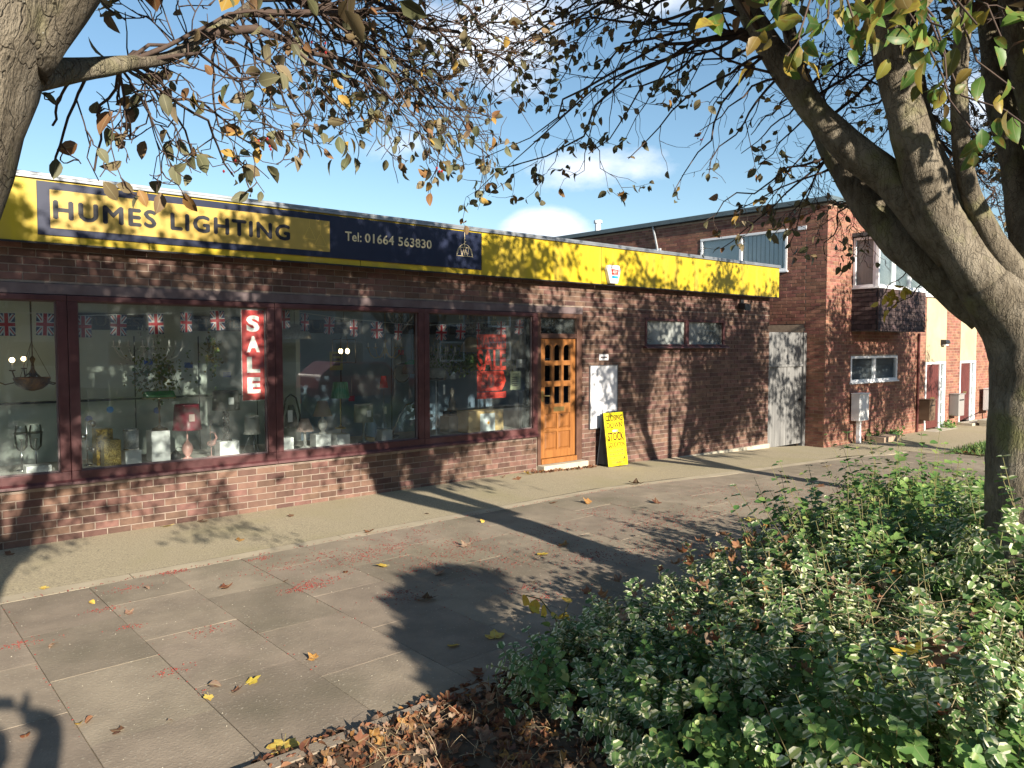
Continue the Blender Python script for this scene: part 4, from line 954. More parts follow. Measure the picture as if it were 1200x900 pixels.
for u in (24, 41):
    t = thing('wall_lamp', 'clear glass twin lamp, %s of the pair in the leftmost window' % ('left' if u == 24 else 'right'), 'lamp', (px(u, 9.25), 9.25, SHELF)); m = MB(); m.lathe([(.05, 0), (.05, .01), (.008, .02), (.008, .30), (.02, .32)], n=12); m.build('stand', 'chrome', t, smooth=True)
    m = MB(); m.lathe([(.02, .2), (.055, .24), (.065, .38), (.05, .46)], n=14); m.build('glass_shade', 'clear_glass', t, smooth=True); m = MB(); m.lathe([(.066, .375), (.068, .39), (.062, .39)], n=14); m.build('rim', 'black_metal', t)
# --- second window
arm_fitting('white chandelier with candle arms in the window with the SALE banner', px(176, 9.55), 9.55, zat(176, 412, 9.55), 8, .36, 'ceramic_white', False, crystals=60)
t = thing('ceiling_spray', 'small gold twisted ceiling light at the top of the second window', 'lamp', (px(183, 9.6), 9.6, 2.47)); m = MB()
for i in range(9):
    a = i*.7; m.tube([(0, 0, .13), (.06*math.cos(a), .06*math.sin(a), .10), (.10*math.cos(a+.6), .10*math.sin(a+.6), .03), (.06*math.cos(a+1.2), .06*math.sin(a+1.2), -.02)], .006, 4)
m.build('ribbon', 'brass', t); bx('rose', 'brass', t, -.04, .04, -.04, .04, .13, .15)
def sprig_plant(label, u, v, y, n, rx, rz, mat='tree_leaf_green', sz=.05):
    c = on_y(u, v, y); t = thing('hanging_plant', label, 'plant', (c.x, c.y, c.z))
    m = MB(); m.tube([(0, 0, rz), (0, 0, 2.6-c.z)], .003, 3)
    for i in range(6): a = random.uniform(0, 6.28); m.tube([(0, 0, rz*.8), (rx*.5*math.cos(a), rx*.3*math.sin(a), random.uniform(-.2, .5)*rz), (rx*math.cos(a)*.9, rx*.5*math.sin(a), random.uniform(-1, .2)*rz)], .003, 3)
    m.build('stem', 'stem_green', t)
    T = NR.normal(size=(n, 3))*np.array([rx, rx*.6, rz])*.5; d = rdir(n); d[:, 2] -= .4
    scatter_mesh('foliage', mat, leaf_t(.42), T, frames(d, rdir(n)), NR.uniform(.6, 1.2, n)*sz, t, kind='stuff')
sprig_plant('artificial yellow-green leaf spray hanging above the green desk lamp', 185, 438, 9.4, 320, .30, .28)
sprig_plant('narrow trail of artificial leaves left of the SALE banner', 249, 415, 9.4, 120, .10, .26)
zt = box_item('display_box', 'tall white plinth box under the desk lamp with a green shade', 177, 199, 505, 9.0, 'box_white', d=.2)
t = thing('desk_lamp', 'banker desk lamp with a green glass shade on the tall white plinth', 'lamp', (px(187, 9.08), 9.08, zt+.002)); hs_ = zat(185, 466, 9.08)-zt
m = MB(); m.lathe([(.001, 0), (.085, 0), (.08, .02), (.04, .035), (.012, .055), (.010, hs_*.6), (.016, hs_*.65), (.009, hs_)], n=14); m.build('stand', 'bronze', t, smooth=True)
s = MB(); pr = [(.075*math.cos(a), .075*math.sin(a)) for a in np.linspace(0, math.pi, 8)]
s.prism([(y_-.0, z_+hs_) for y_, z_ in pr], 'x', -.155, .155); s.build('lamp_shade', 'glass_green', t, smooth=False, bevel=.02); bx('rim', 'brass', t, -.158, .158, -.078, .078, hs_-.012, hs_-.001)
box_item('mesh_box', 'tall dull gold mesh lantern box at the left of the second window', 112, 132, 503, 9.12, 'gold_mesh', 'lantern', d=.18)
box_item('mesh_box', 'shorter glittering gold mesh lantern box in front of the dull one', 121, 141, 516, 8.88, 'gold_glitter', 'lantern', d=.14)
zt = box_item('display_box', 'small white box under the silver drum lamp', 146, 165, 528, 8.9, 'box_white', d=.16)
t = thing('drum_lamp', 'silver mesh drum lamp standing on a small white box', 'lamp', (px(153, 8.98), 8.98, zt+.003)); m = MB(); h = zat(153, 503, 8.98)-zt; m.lathe([(.001, 0), (.075, 0), (.075, h), (.068, h), (.068, .01)], n=20); m.build('drum', 'silver_mesh', t, smooth=True)
m = MB(); m.lathe([(.077, 0), (.077, .012)], n=20); m.lathe([(.077, h-.012), (.077, h)], n=20); m.build('rim', 'chrome', t)
lamp('table lamp with a glossy burgundy drum shade in cellophane', 219, 9.0, 474, 503, 27, 32, 'shade_burgundy', 'ceramic_pink', 'urn', tagc='shade_pink')
def flamingo(label, u, y):
    t = thing('flamingo_lamp', label, 'lamp', (px(u, y), y, SHELF)); m = MB()
    m.lathe([(.001, 0), (.05, 0), (.05, .012), (.006, .02), (.005, .13)], n=12); b = m.build('leg', 'ceramic_pink', t, smooth=True)
    m = MB(); m.ball((0, 0, .16), .05, 8, sz=.7); m.tube([(.03, 0, .17), (.06, 0, .22), (.04, 0, .28), (.0, 0, .29), (-.015, 0, .265)], [.02, .014, .012, .014, .006], 7); m.build('body', 'ceramic_pink', t, smooth=True)
    m = MB(); m.tube([(-.01, 0, .19), (-.01, 0, .36)], .005, 5); m.build('stem', 'brass', t); m = MB(); m.lathe([(.012, .36), (.018, .37), (.016, .42)], n=10); m.build('socket', 'black_metal', t)
flamingo('pink flamingo lamp without a shade beside the white cube', 247, 8.95)
zt = box_item('display_box', 'white cube plinth under the woven dark grey lamp', 257, 280, 517, 8.86, 'box_white', d=.17)
lamp('lamp with a dark grey drum shade and woven stem on the white cube', 265, 8.95, 458, 480, 29, 31, 'shade_grey', 'black_metal', 'twist', zb=zt+.002, tagc='box_white')
lamp('small white tripod lamp beneath the SALE banner', 295, 8.95, 488, 508, 15, 19, 'shade_white', 'cap_metal', 'tripod')
for i, (u, v, lab, mt) in enumerate(((129, 480, 'bright blue round price disc on a spring clip, left of centre in the second window', 'blue_bright'), (184, 481, 'dark blue round price disc on the green desk lamp stem', 'blue_plastic'), (104, 491, 'dark blue price disc at the left edge of the second window', 'blue_plastic'), (174, 424, 'square blue price ticket below the white chandelier', 'blue_plastic'), (221, 428, 'faint blue price ticket on the pale back wall', 'blue_plastic'), (266, 439, 'dark blue price ticket nearest the SALE banner', 'blue_plastic'))):
    y = 9.2 if v > 450 else 10.2; c = on_y(u, v, y); t = thing('price_ticket', lab, 'ticket', c); m = MB()
    if i < 3: m.tube([(0, -.004, 0), (0, .004, 0)], .036, 14)
    else: m.box(-.05, .05, -.003, .003, -.035, .035)
    m.build('disc' if i < 3 else 'card', mt, t); m = MB(); m.tube([(0, .01, .0), (.01, .02, .12), (0, .03, .3)], .0025, 3); m.build('hanger', 'cord_white', t)
t = thing('spot_light', 'chrome spotlight cluster at the left side of the second window', 'lamp', (px(101, 9.2), 9.2, SHELF)); m = MB(); m.lathe([(.05, 0), (.05, .012), (.007, .02), (.007, .5)], n=12); m.build('stand', 'chrome', t, smooth=True)
for z, s_ in ((.18, 1), (.32, -1), (.46, 1)): m = MB(); m.tube([(0, 0, z), (s_*.03, -.02, z), (s_*.06, -.06, z-.02)], [.012, .03, .036], 10); m.build('spot_head', 'chrome', t, smooth=True)
t = thing('cable_tidy', 'dark wire-shaded lamp fitting low behind the burgundy lamp', 'lamp', (px(205, 9.05), 9.05, SHELF)); m = MB(); m.lathe([(.001, 0), (.055, 0), (.055, .05), (.03, .09), (.012, .10)], n=12); m.build('base', 'black_metal', t, smooth=True); m = MB(); m.tube([(0, 0, .1), (.02, 0, .14), (.08, 0, .12)], .004, 4); m.build('lead', 'black_metal', t)
# --- third window
lamp('tall lamp with a pleated green shade and thin brass stem', 399, 9.0, 448, 466, 16, 21, 'shade_green', 'brass', 'disc', pleats=1, zb=SHELF+.21)
box_item('display_box', 'pale box under the tall green-shaded lamp', 395, 410, 509, 8.9, 'box_white', d=.17)
t = thing('lantern_pendant', 'square black lantern with two lit bulbs hanging in the third window', 'lamp', (px(404, 9.4), 9.4, zat(404, 425, 9.4))); hL = zat(404, 398, 9.4)-zat(404, 425, 9.4); m = MB()
for x in (-.11, .11):
    for y in (-.11, .11): m.tube([(x, y, 0), (x, y, hL)], .006, 4)
for z in (0, hL):
    m.tube([(-.11, -.11, z), (.11, -.11, z), (.11, .11, z), (-.11, .11, z), (-.11, -.11, z)], .006, 4)
m.tube([(-.11, -.11, hL), (0, 0, hL+.1), (.11, .11, hL)], .005, 4); m.tube([(0, 0, hL+.1), (0, 0, 2.6-zat(404, 425, 9.4))], .004, 4); m.build('cage', 'black_metal', t)
for x in (-.05, .05): m = MB(); m.ball((x, 0, hL*.5), .028, 8, sz=1.3); m.build('bulb', 'bulb_lit', t, smooth=True)
m = MB()
for x in (-.05, .05): m.tube([(x, 0, hL*.62), (x, 0, hL*.95)], .008, 5)
m.build('bulb_holder', 'brass', t)
lamp('little lamp with a pale pink cone shade at the front of the third window', 357, 8.92, 491, 505, 9, 20, 'shade_pink', 'ceramic_white', 'turned', pleats=1)
zt = box_item('display_box', 'white box under the pink-shaded lamp with a bulbous base', 370, 388, 509, 9.0, 'box_white', d=.17)
lamp('pink-shaded lamp with a bulbous white base on a white box', 378, 9.08, 470, 487, 11, 22, 'shade_pink', 'ceramic_white', 'urn', zb=zt+.002)
lamp('lamp with a patterned silver-grey shade and grey base', 426, 9.0, 474, 494, 22, 23, 'shade_silver', 'shade_silver', 'turned', tagc='white_panel')
box_item('display_box', 'bright white cube at the bottom left of the third window', 330, 344, 513, 8.88, 'box_white', d=.15)
box_item('display_box', 'white cube right of centre in the third window', 448, 460, 504, 8.95, 'box_white', d=.16)
box_item('carton', 'small orange-brown carton next to the pale blue bottle', 430, 439, 513, 9.0, 'card_box', 'carton', d=.14)
t = thing('bottle_lamp', 'pale blue glass bottle lamp beside the patterned grey lamp', 'lamp', (px(435, 9.15), 9.15, SHELF+.01)); m = MB(); m.lathe([(.001, 0), (.05, 0), (.075, .1), (.07, .2), (.03, .3), (.018, .36), (.022, .38)], n=14); m.build('bottle', 'blue_pale', t, smooth=True); m = MB(); m.lathe([(.02, .381), (.024, .40), (.012, .42)], n=10); m.build('cap', 'brass', t)
c = on_y(471, 437, 9.3); t = thing('round_mirror', 'round mirror with a thin dark rim hanging in the third window', 'mirror', c); m = MB(); m.tube([(0, .006, 0), (0, -.004, 0)], .125, 24); m.build('mirror_face', 'shade_silver', t); m = MB(); m.tube([(.13*math.cos(a), 0, .13*math.sin(a)) for a in np.linspace(0, 2*math.pi, 25)], .010, 6); m.build('rim', 'black_metal', t); m = MB(); m.tube([(0, 0, .13), (0, 0, 2.6-c.z)], .003, 3); m.build('hanger', 'black_metal', t)
t = thing('floor_lamp', 'tall black floor lamp with a bent arm in the third window', 'lamp', (px(459, 9.35), 9.35, SHELF)); m = MB(); m.lathe([(.1, 0), (.1, .02), (.008, .03)], n=14); m.build('base', 'black_metal', t); m = MB(); m.tube([(0, 0, .02), (.16, .05, .28), (.30, .1, .42), (.46, .1, .47)], .011, 6); m.build('arm', 'chrome', t, smooth=True); m = MB(); m.lathe([(.02, 0), (.06, -.06), (.07, -.1)], (.48, .1, .47), 12); m.build('lamp_head', 'black_metal', t, smooth=True)
t = thing('slim_lamp', 'slim reading lamp with a small red shade behind the white cube', 'lamp', (px(450, 9.2), 9.2, SHELF)); m = MB(); m.lathe([(.06, 0), (.06, .012), (.004, .02), (.004, .72)], n=10); m.build('stand', 'chrome', t); m = MB(); m.lathe([(.035, .86), (.06, .70)], n=14); m.build('lamp_shade', 'poster_red', t, smooth=True); bx('price_tag', 'box_white', t, .006, .04, -.004, -.002, .34, .44)
c = on_y(482, 432, 9.1); t = thing('leaded_pendant', 'leaded glass pendant of green and amber petals at the right of the third window', 'lamp', c); m = MB(); m.lathe([(.02, .12), (.08, .09), (.12, .02), (.13, -.06), (.12, -.07)], n=14); m.build('lamp_shade', 'amber', t, smooth=True); m = MB(); m.lathe([(.021, .125), (.081, .096), (.10, .06)], n=14); m.build('crown_glass', 'glass_green', t); m = MB(); m.tube([(0, 0, .12), (0, 0, 2.6-c.z)], .004, 4); m.build('chain', 'bronze', t)
t = thing('hooded_lamp', 'dark arched lamp with a white price tag at the left of the third window', 'lamp', (px(341, 9.05), 9.05, SHELF+.01)); m = MB(); zt = zat(341, 463, 9.05)-SHELF; m.tube([(-.1, 0, .0), (-.11, 0, zt*.6), (-.06, 0, zt*.93), (0, 0, zt), (.07, 0, zt*.93), (.12, 0, zt*.6), (.10, 0, zt*.35)], .011, 6); m.build('arch', 'black_metal', t, smooth=True); m = MB(); m.lathe([(.03, zt*.8), (.07, zt*.6), (.09, zt*.38), (.085, zt*.38)], n=14); m.build('lamp_shade', 'shade_grey', t, smooth=True); bx('price_tag', 'box_white', t, -.09, -.03, -.11, -.108, zt*.5, zt*.72); m = MB(); m.lathe([(.001, 0), (.09, 0), (.09, .015), (.001, .016)], n=14); m.build('base', 'black_metal', t)
c = on_y(345, 392, 9.6); t = thing('dome_pendant', 'pale metal dome pendant at the upper left of the third window', 'lamp', c); m = MB(); m.lathe([(.02, .14), (.12, .11), (.20, .02), (.22, -.06), (.21, -.06)], n=20); m.build('lamp_shade', 'silver_mesh', t, smooth=True); m = MB(); m.tube([(0, 0, .14), (0, 0, 2.6-c.z)], .004, 4); m.build('flex', 'black_metal', t)
arm_fitting('crystal ceiling light at the upper right of the third window', px(470, 9.6), 9.6, 2.36, 6, .18, 'chrome', False, crystals=70)
arm_fitting('slender brass five-arm light above the round mirror', px(452, 10.2), 10.2, zat(452, 412, 10.2), 5, .26, 'brass', False)
for u, v, lab in ((348, 417, 'red price ticket below the dome pendant'), (470, 413, 'red price ticket above the round mirror'), (412, 467, 'red price ticket just right of the green pleated shade'), (349, 470, 'red price ticket behind the hooded lamp')):
    c = on_y(u, v, 10.6); t = thing('price_ticket', lab, 'ticket', c); bx('card', 'red_tag', t, -.05, .05, -.003, .003, -.04, .04); m = MB(); m.tube([(0, .004, .04), (.01, .01, .3)], .0025, 3); m.build('hanger', 'cord_white', t)
# --- fourth window
a, b = px(549, 8.95), px(590, 8.95); zt = zat(570, 481, 8.95)
t = thing('picture_carton', 'carton printed with a fried egg on blue, lit by the sun', 'carton', ((a+b)/2, 8.95, SHELF)); hw = (b-a)/2; h = zt-SHELF
bx('carton_body', 'card_box', t, -hw, hw, 0, .28, 0, h, bevel=.004); bx('picture', 'box_print', t, -hw*.35, hw*.5, -.002, -.0005, .01, h*.86); m = MB(); m.tube([(hw*.12, -.0035, h*.42), (hw*.12, -.0022, h*.42)], .05, 14); m.build('egg_white', 'poster_white', t); m = MB(); m.tube([(hw*.12, -.0045, h*.42), (hw*.12, -.0036, h*.42)], .022, 12); m.build('yolk', 'yolk', t)
for u0, u1, v0, lab in ((526, 540, 488, 'stacked plain grey carton left of the egg-printed carton'), (540, 550, 497, 'small plain grey carton touching the egg-printed carton')): box_item('carton', lab, u0, u1, v0, 9.2, 'carton', 'carton', d=.22)
arm_fitting('crystal tiered chandelier at the upper left of the fourth window', px(514, 9.25), 9.25, zat(514, 417, 9.25), 6, .24, 'crystal', False, crystals=170)
arm_fitting('crystal chandelier high at the back of the fourth window', px(560, 10.0), 10.0, 2.30, 8, .3, 'crystal', False, crystals=150)
c = on_y(552, 408, 9.3); t = thing('dome_pendant', 'cream dome pendant left of the orange notice', 'lamp', c); m = MB(); m.lathe([(.015, .17), (.07, .15), (.14, .05), (.165, -.06), (.155, -.06)], n=20); m.build('lamp_shade', 'shade_beige', t, smooth=True); m = MB(); m.tube([(0, 0, .17), (0, 0, 2.6-c.z)], .004, 4); m.build('flex', 'black_metal', t)
c = on_y(512, 438, 8.9); t = thing('standard_lamp', 'standard lamp with a scalloped grey shade at the left of the fourth window', 'lamp', (c.x+.02, 8.95, SHELF)); hs_ = c.z-SHELF; m = MB(); m.lathe([(.11, 0), (.11, .015), (.008, .03), (.008, hs_-.04)], n=14); m.build('stand', 'white_panel', t); m = MB(); m.lathe([(.09, hs_+.08), (.14, hs_+.05), (.15, hs_-.05), (.14, hs_-.06)], n=18); m.build('lamp_shade', 'shade_silver', t, smooth=True); m = MB(); m.lathe([(.152, hs_-.05), (.13, hs_-.085), (.05, hs_-.10)], n=9); m.build('valance', 'shade_grey', t); bx('price_tag', 'box_white', t, .1, .135, -.03, -.028, hs_-.3, hs_-.16)
c0, c1 = on_y(500, 424, 9.8), on_y(600, 424, 9.8); t = thing('garland', 'dark green leaf garland hung across the fourth window', 'garland', ((c0.x+c1.x)/2, 9.8, c0.z)); L_ = c1.x-c0.x
m = MB(); m.tube([(-L_/2+L_*i/8, 0, .05*math.cos(i)) for i in range(9)], .008, 4); m.build('stem', 'stem_green', t)
n = 1500; T = np.stack([NR.uniform(-L_/2, L_/2, n), NR.normal(0, .07, n), NR.normal(0, .085, n)], 1); d = rdir(n); d[:, 2] -= .5
scatter_mesh('foliage', 'shrub_green', leaf_t(.4), T, frames(d, rdir(n)), NR.uniform(.04, .075, n), t, kind='stuff')
a = on_y(618, 458, 9.0); t = thing('blue_bottle', 'dark blue bottle lamp behind the glass at the right of the fourth window', 'bottle', (a.x, 9.0, a.z)); m = MB(); m.lathe([(.001, 0), (.06, 0), (.065, .05), (.05, .11), (.018, .16), (.016, .24), (.02, .25)], n=14); m.build('bottle', 'blue_plastic', t, smooth=True); m = MB(); m.lathe([(.017, .251), (.019, .28)], n=10); m.build('neck', 'chrome', t)
t = thing('glass_shelf', 'narrow glass shelf on a pole carrying the dark blue bottle', 'shelf', (a.x, 9.0, SHELF)); bx('shelf_board', 'clear_glass', t, -.12, .12, -.1, .1, a.z-SHELF-.012, a.z-SHELF-.002); m = MB(); m.tube([(-.08, 0, 0), (-.08, 0, a.z-SHELF-.013)], .006, 5); m.tube([(-.08, 0, 0), (-.08, 0, 0.01)], .05, 10); m.build('pole', 'chrome', t)
t = thing('figurine_lamp', 'grey seated figurine lamp among the cartons in the fourth window', 'lamp', (px(530, 9.4), 9.4, SHELF+.3)); m = MB(); m.lathe([(.001, 0), (.09, 0), (.085, .03), (.05, .06), (.06, .12), (.035, .2), (.025, .23), (.045, .27), (.04, .32), (.001, .35)], n=12, sy=.8); m.build('figure', 'carton', t, smooth=True); bx('pedestal', 'wall_dark', t, -.1, .1, -.1, .1, -.3, -.002)
t = thing('curtain_drape', 'brown mesh drape hanging at the right end of the fourth window', 'drape', (px(608, 9.5), 9.5, 1.7)); m = MB(); pts = [(-.25+.5*i/16, .025*math.sin(i*1.7)) for i in range(17)]
vs = [(x, y, z) for z in (.0, .9) for x, y in pts]; m.add(vs, [(i, i+1, i+18, i+17) for i in range(16)]); m.build('cloth', 'carton', t, smooth=True); m = MB(); m.tube([(-.27, 0, .9), (.27, 0, .9)], .01, 6); m.build('rail', 'brass', t)

# ------------------------------------------------------------------ trees
def rot_to(d, ang, az):
    d = d.normalized(); o = d.orthogonal().normalized(); o = Matrix.Rotation(az, 3, d) @ o
    return (d*math.cos(ang) + o*math.sin(ang)).normalized()
class Tree:
    def __init__(s, root): s.root = root; s.twig = MB(); s.tips = []; s.berr = []
    def path(s, p0, p1, r0, r1, sag=.0, wig=.05, n=9, side=5, mb=None):
        p0, p1 = Vector(p0), Vector(p1); L = (p1-p0).length; sd_ = Vector((random.uniform(0, 99), random.uniform(0, 99), random.uniform(0, 99)))
        pts = []
        for i in range(n):
            t = i/(n-1); q = p0.lerp(p1, t); q.z += sag*L*4*t*(1-t); w_ = wig*L*min(1, 3*t)
            q += Vector((mnoise.noise(sd_+Vector((t*4, 0, 0))), mnoise.noise(sd_+Vector((0, t*4, 7))), mnoise.noise(sd_+Vector((3, 9, t*4)))))*w_
            pts.append(q)
        rad = [r0+(r1-r0)*(i/(n-1))**.8 for i in range(n)]
        (mb or s.twig).tube(pts, rad, side, cap=False); return pts, rad
    def shoots(s, pts, rad, per, L0, level=1, droop=.25, lo=.15, ang=(30, 70), tip=1.0):
        """side shoots along a branch, alternately left and right, each with its own finer shoots"""
        tot = sum((b-a).length for a, b in zip(pts, pts[1:])); n = max(1, int(tot*per+random.random())); az = random.uniform(0, 6.28)
        for k in range(n):
            t = lo+(1-lo)*(k+random.random())/n; f = t*(len(pts)-1); i = min(int(f), len(pts)-2); p = pts[i].lerp(pts[i+1], f-i); d = (pts[i+1]-pts[i]).normalized()
            az += 2.4+random.uniform(-.6, .6); dd = rot_to(d, R(random.uniform(*ang)), az); dd.z -= droop*random.random(); dd.z += .08; dd.normalize()
            L = L0*random.uniform(.5, 1.2)*(1.15-.5*t); r = max(.0022, min(rad[i]*.55, .0045+L*.008))
            q, rr = s.path(p, p+dd*L, r, max(.0013, r*.4), -droop*.12, .16, 5 if level else 4, 4 if r > .006 else 3)
            if level > 0: s.shoots(q, rr, per*1.5, L0*.48, level-1, droop, .25, ang, tip)
            if random.random() < tip: s.tips.append((q[-1], (q[-1]-q[-2]).normalized(), level))
            if level == 0 and random.random() < .5*tip: s.tips.append((q[len(q)//2], rot_to(dd, 1, random.uniform(0, 6)), 0))
        s.tips.append((pts[-1], (pts[-1]-pts[-2]).normalized(), level))
    def leaves(s, per, size, mat='tree_leaf', keep=None, name='leaves', w=.36, berries=.1, big=False, spread=.012):
        T = []; D = []; CUR[0] = s.root.location
        for p, d, lv in s.tips:
            k = keep(p) if keep else 1
            for _ in range(per):
                if random.random() > k: continue
                T.append(p+Vector((random.gauss(0, 1), random.gauss(0, 1), random.gauss(-.3, .8)))*spread-d*random.uniform(0, .02)); v = rot_to(d, R(random.uniform(10, 85)), random.uniform(0, 6.28)); v.z -= random.uniform(.1, .9); D.append(v)
            if random.random() < berries*k: s.berr.append(p)
        if T:
            T = np.array(T); D = np.array(D); n = len(T)
            up = rdir(n); up[:, 2] += .6
            scatter_mesh(name, mat, leaf_big(w, .35, .38) if big else leaf_t(w), T, frames(D, up), NR.uniform(.6, 1.15, n)*size, s.root, kind='stuff')
        s.tips = []
    def finish(s):
        s.twig.build('twigs', 'twig', s.root, smooth=True, kind='stuff')
        if s.berr:
            m = MB()
            for p in s.berr:
                for _ in range(random.randint(2, 5)):
                    q = p+Vector((random.gauss(0, .02), random.gauss(0, .02), random.uniform(-.05, 0))); m.lathe([(.001, -.005), (.0046, 0), (.001, .005)], q, 6)
            m.build('berries', 'berry', s.root, kind='stuff')
    def crown(s, p, d, L, r, level, per=3, flat=.12, leafy=1.0):
        q, rr = s.path(p, p+d*L, r, r*.55, .04, .14, 6, 6 if r > .03 else (4 if r > .01 else 3))
        if level == 0:
            s.shoots(q, rr, 7, L*.42, 0, .3, .1, tip=leafy); return
        for k in range(per):
            dd = rot_to(d, R(random.uniform(18, 48)), k*6.28/per+random.uniform(-.5, .5)); dd.z = dd.z*.85+flat; dd.normalize()
            t = random.uniform(.6, 1); i = min(len(q)-1, int(t*(len(q)-1)+.5)); s.crown(q[i], dd, L*random.uniform(.6, .85), rr[i]*.75, level-1, per, flat, leafy)
    def fill(s, starts, n, c, rad, seen, lo=0):
        """branches out to points spread through the crown; few of them where the photograph shows open sky"""
        k = 0; tries = 0; o = s.root.location
        while k < n and tries < n*40:
            tries += 1; d = Vector(rdir(1)[0])*random.uniform(.25, 1)**.5; e = Vector((c[0]+d.x*rad[0], c[1]+d.y*rad[1], c[2]+d.z*rad[2])); sp = screen(e)
            if sp and -60 < sp[0] < 1260 and sp[1] > -110 and random.random() > seen: continue
            e -= o; p = min(random.sample(starts, min(len(starts), 14)), key=lambda a: (a-e).length); L = (e-p).length
            a, b = s.path(p, e, .007+.006*L, .003, .06, .10, 9, 5); s.shoots(a, b, 4.5, .55, 1, .2, .2); k += 1
GAPS = [(11.4, 3.3, 1.0, .35), (11.15, .9, .55, 1.0), (10.6, .3, .8, .45), (9.35, .45, .40, .60), (7.13, 1.65, .45, .6), (3.4, .3, 1.4, .40), (8.4, .5, .3, .45), (7.0, .3, .8, .25), (2.9, 1.0, .5, .35), (1.6, 3.1, .3, .3), (13.4, 3.3, .5, .3), (5.2, .62, .35, .2), (3.6, 1.9, .22, .55), (2.7, 2.22, .9, .10), (4.6, 2.2, .5, .1), (3.0, 1.2, .35, .25), (5.0, 1.4, .3, .3)]
TGAPS = [(.02, 2.3, .42, .55), (4.0, 2.95, .3, .5), (4.5, 2.5, .35, .3), (3.6, 3.6, .25, .3), (4.8, 1.6, .25, .5)]
def gap(p):
    """leaves thinned from the crowns so that set patches of shop front and trunks are sunlit"""
    t = (WY-p.y)/sd.y; x, z = p.x+sd.x*t, p.z+sd.z*t
    if any(((x-a)/c)**2+((z-b)/d)**2 < 1 for a, b, c, d in GAPS): return True
    if p.y > 1.3: return False
    t = (1.4-p.y)/sd.y; x, z = p.x+sd.x*t, p.z+sd.z*t
    return any(((x-a)/c)**2+((z-b)/d)**2 < 1 for a, b, c, d in TGAPS)
def hide(f):
    def k(p):
        w_ = p+CUR[0]
        if gap(w_): return .12
        q = screen(w_); return f if q and -20 < q[0] < 1220 and q[1] > -10 else .92
    return k
CUR = [None]
def limb(t, name, pts, rad, n=14, sub=5):
    """smooth limb through given points (Catmull-Rom), bark lumps from noise"""
    P = [Vector(p) for p in pts]; Q = []; RR = []
    for i in range(len(P)-1):
        a, b, c, d = P[max(0, i-1)], P[i], P[i+1], P[min(len(P)-1, i+2)]
        for j in range(sub):
            u = j/sub; Q.append(.5*((2*b)+(c-a)*u+(2*a-5*b+4*c-d)*u*u+(3*b-a-3*c+d)*u**3)); RR.append(rad[i]+(rad[i+1]-rad[i])*u)
    Q.append(P[-1]); RR.append(rad[-1]); m = MB(); m.tube(Q, RR, n)
    for i, v in enumerate(m.v):
        j = i//n
        if j < len(Q):
            c = Q[j]; o = Vector(v)-c; k = 1+.13*mnoise.noise(Vector(v)*3.2)+.08*mnoise.noise(Vector(v)*8)+.04*mnoise.noise(Vector(v)*19); m.v[i] = tuple(c+o*k)
    o = m.build(name, 'bark', t, smooth=True); return o, Q, RR
TREES = 'trees in a row along the planting bed'
# ---- left tree, close to the camera
t1 = thing('tree', 'whitebeam tree at the far left, its pale trunk cut by the frame', 'tree', (-.06, 1.5, 0), group=TREES)
def L_(p): return Vector(p)-t1.location
loc1 = t1.location.copy()
T1 = Tree(t1)
def rel(tree, pts): return [Vector(p)-tree.location for p in pts]
limb(t1, 'trunk', rel(t1, [(-.16, 1.5, -.1), (-.14, 1.5, .12), (-.10, 1.5, .9), (-.03, 1.5, 1.7), (.02, 1.5, 2.15), (.09, 1.52, 2.5), (.18, 1.54, 2.85)]), [.30, .235, .20, .19, .19, .21, .19], 20)
l1, q1, r1 = limb(t1, 'limb', rel(t1, [(.16, 1.5, 2.42), (.30, 1.52, 2.66), (.42, 1.55, 2.9), (.6, 1.7, 3.4), (.8, 1.9, 4.1)]), [.13, .125, .11, .075, .045], 12)
l2, q2, r2 = limb(t1, 'limb', rel(t1, [(.08, 1.5, 2.6), (-.05, 1.45, 3.0), (-.3, 1.4, 3.6), (-.6, 1.3, 4.3)]), [.15, .12, .09, .05], 12)
l3, q3, r3 = limb(t1, 'limb', rel(t1, [(.12, 1.5, 2.7), (.14, 1.42, 3.1), (.1, 1.3, 3.7), (.2, 1.2, 4.5)]), [.14, .11, .08, .05], 12)
l4, q4, r4 = limb(t1, 'limb', rel(t1, [(.20, 1.53, 2.36), at_depth(105, 80, 1.50), at_depth(150, 74, 1.62), at_depth(200, 66, 1.8), at_depth(240, 40, 2.0), at_depth(290, 8, 2.25), at_depth(330, -40, 2.6)]), [.034, .022, .016, .013, .012, .011, .009], 10)
def guides(T, starts, targets, r0=.011, per=5.0, L0=.42, level=1, sag=.05, droop=.3, tip=1.0, wig=.10):
    for u, v, dep in targets:
        e = at_depth(u, v, dep)-T.root.location; p = min(random.sample(starts, min(len(starts), 6)), key=lambda a: (a-e).length)
        L = (e-p).length; a, b = T.path(p, e, r0*min(1.3, .5+L*.5), .0025, sag, wig, 10, 5)
        T.shoots(a, b, per, L0*min(1.2, .45+L*.4), level, droop, .12, tip=tip)
st1 = q4[4:]
guides(T1, st1, [(300, 100, 2.3), (390, 96, 2.7), (345, 140, 2.5), (420, 58, 2.9), (500, 72, 3.3), (535, 128, 3.5), (450, 168, 3.1), (360, 178, 2.7), (255, 145, 2.2), (430, 110, 2.9), (470, 30, 3.1), (560, 50, 3.7), (520, 160, 3.4), (590, 90, 3.9)], .009, per=8, L0=.5)
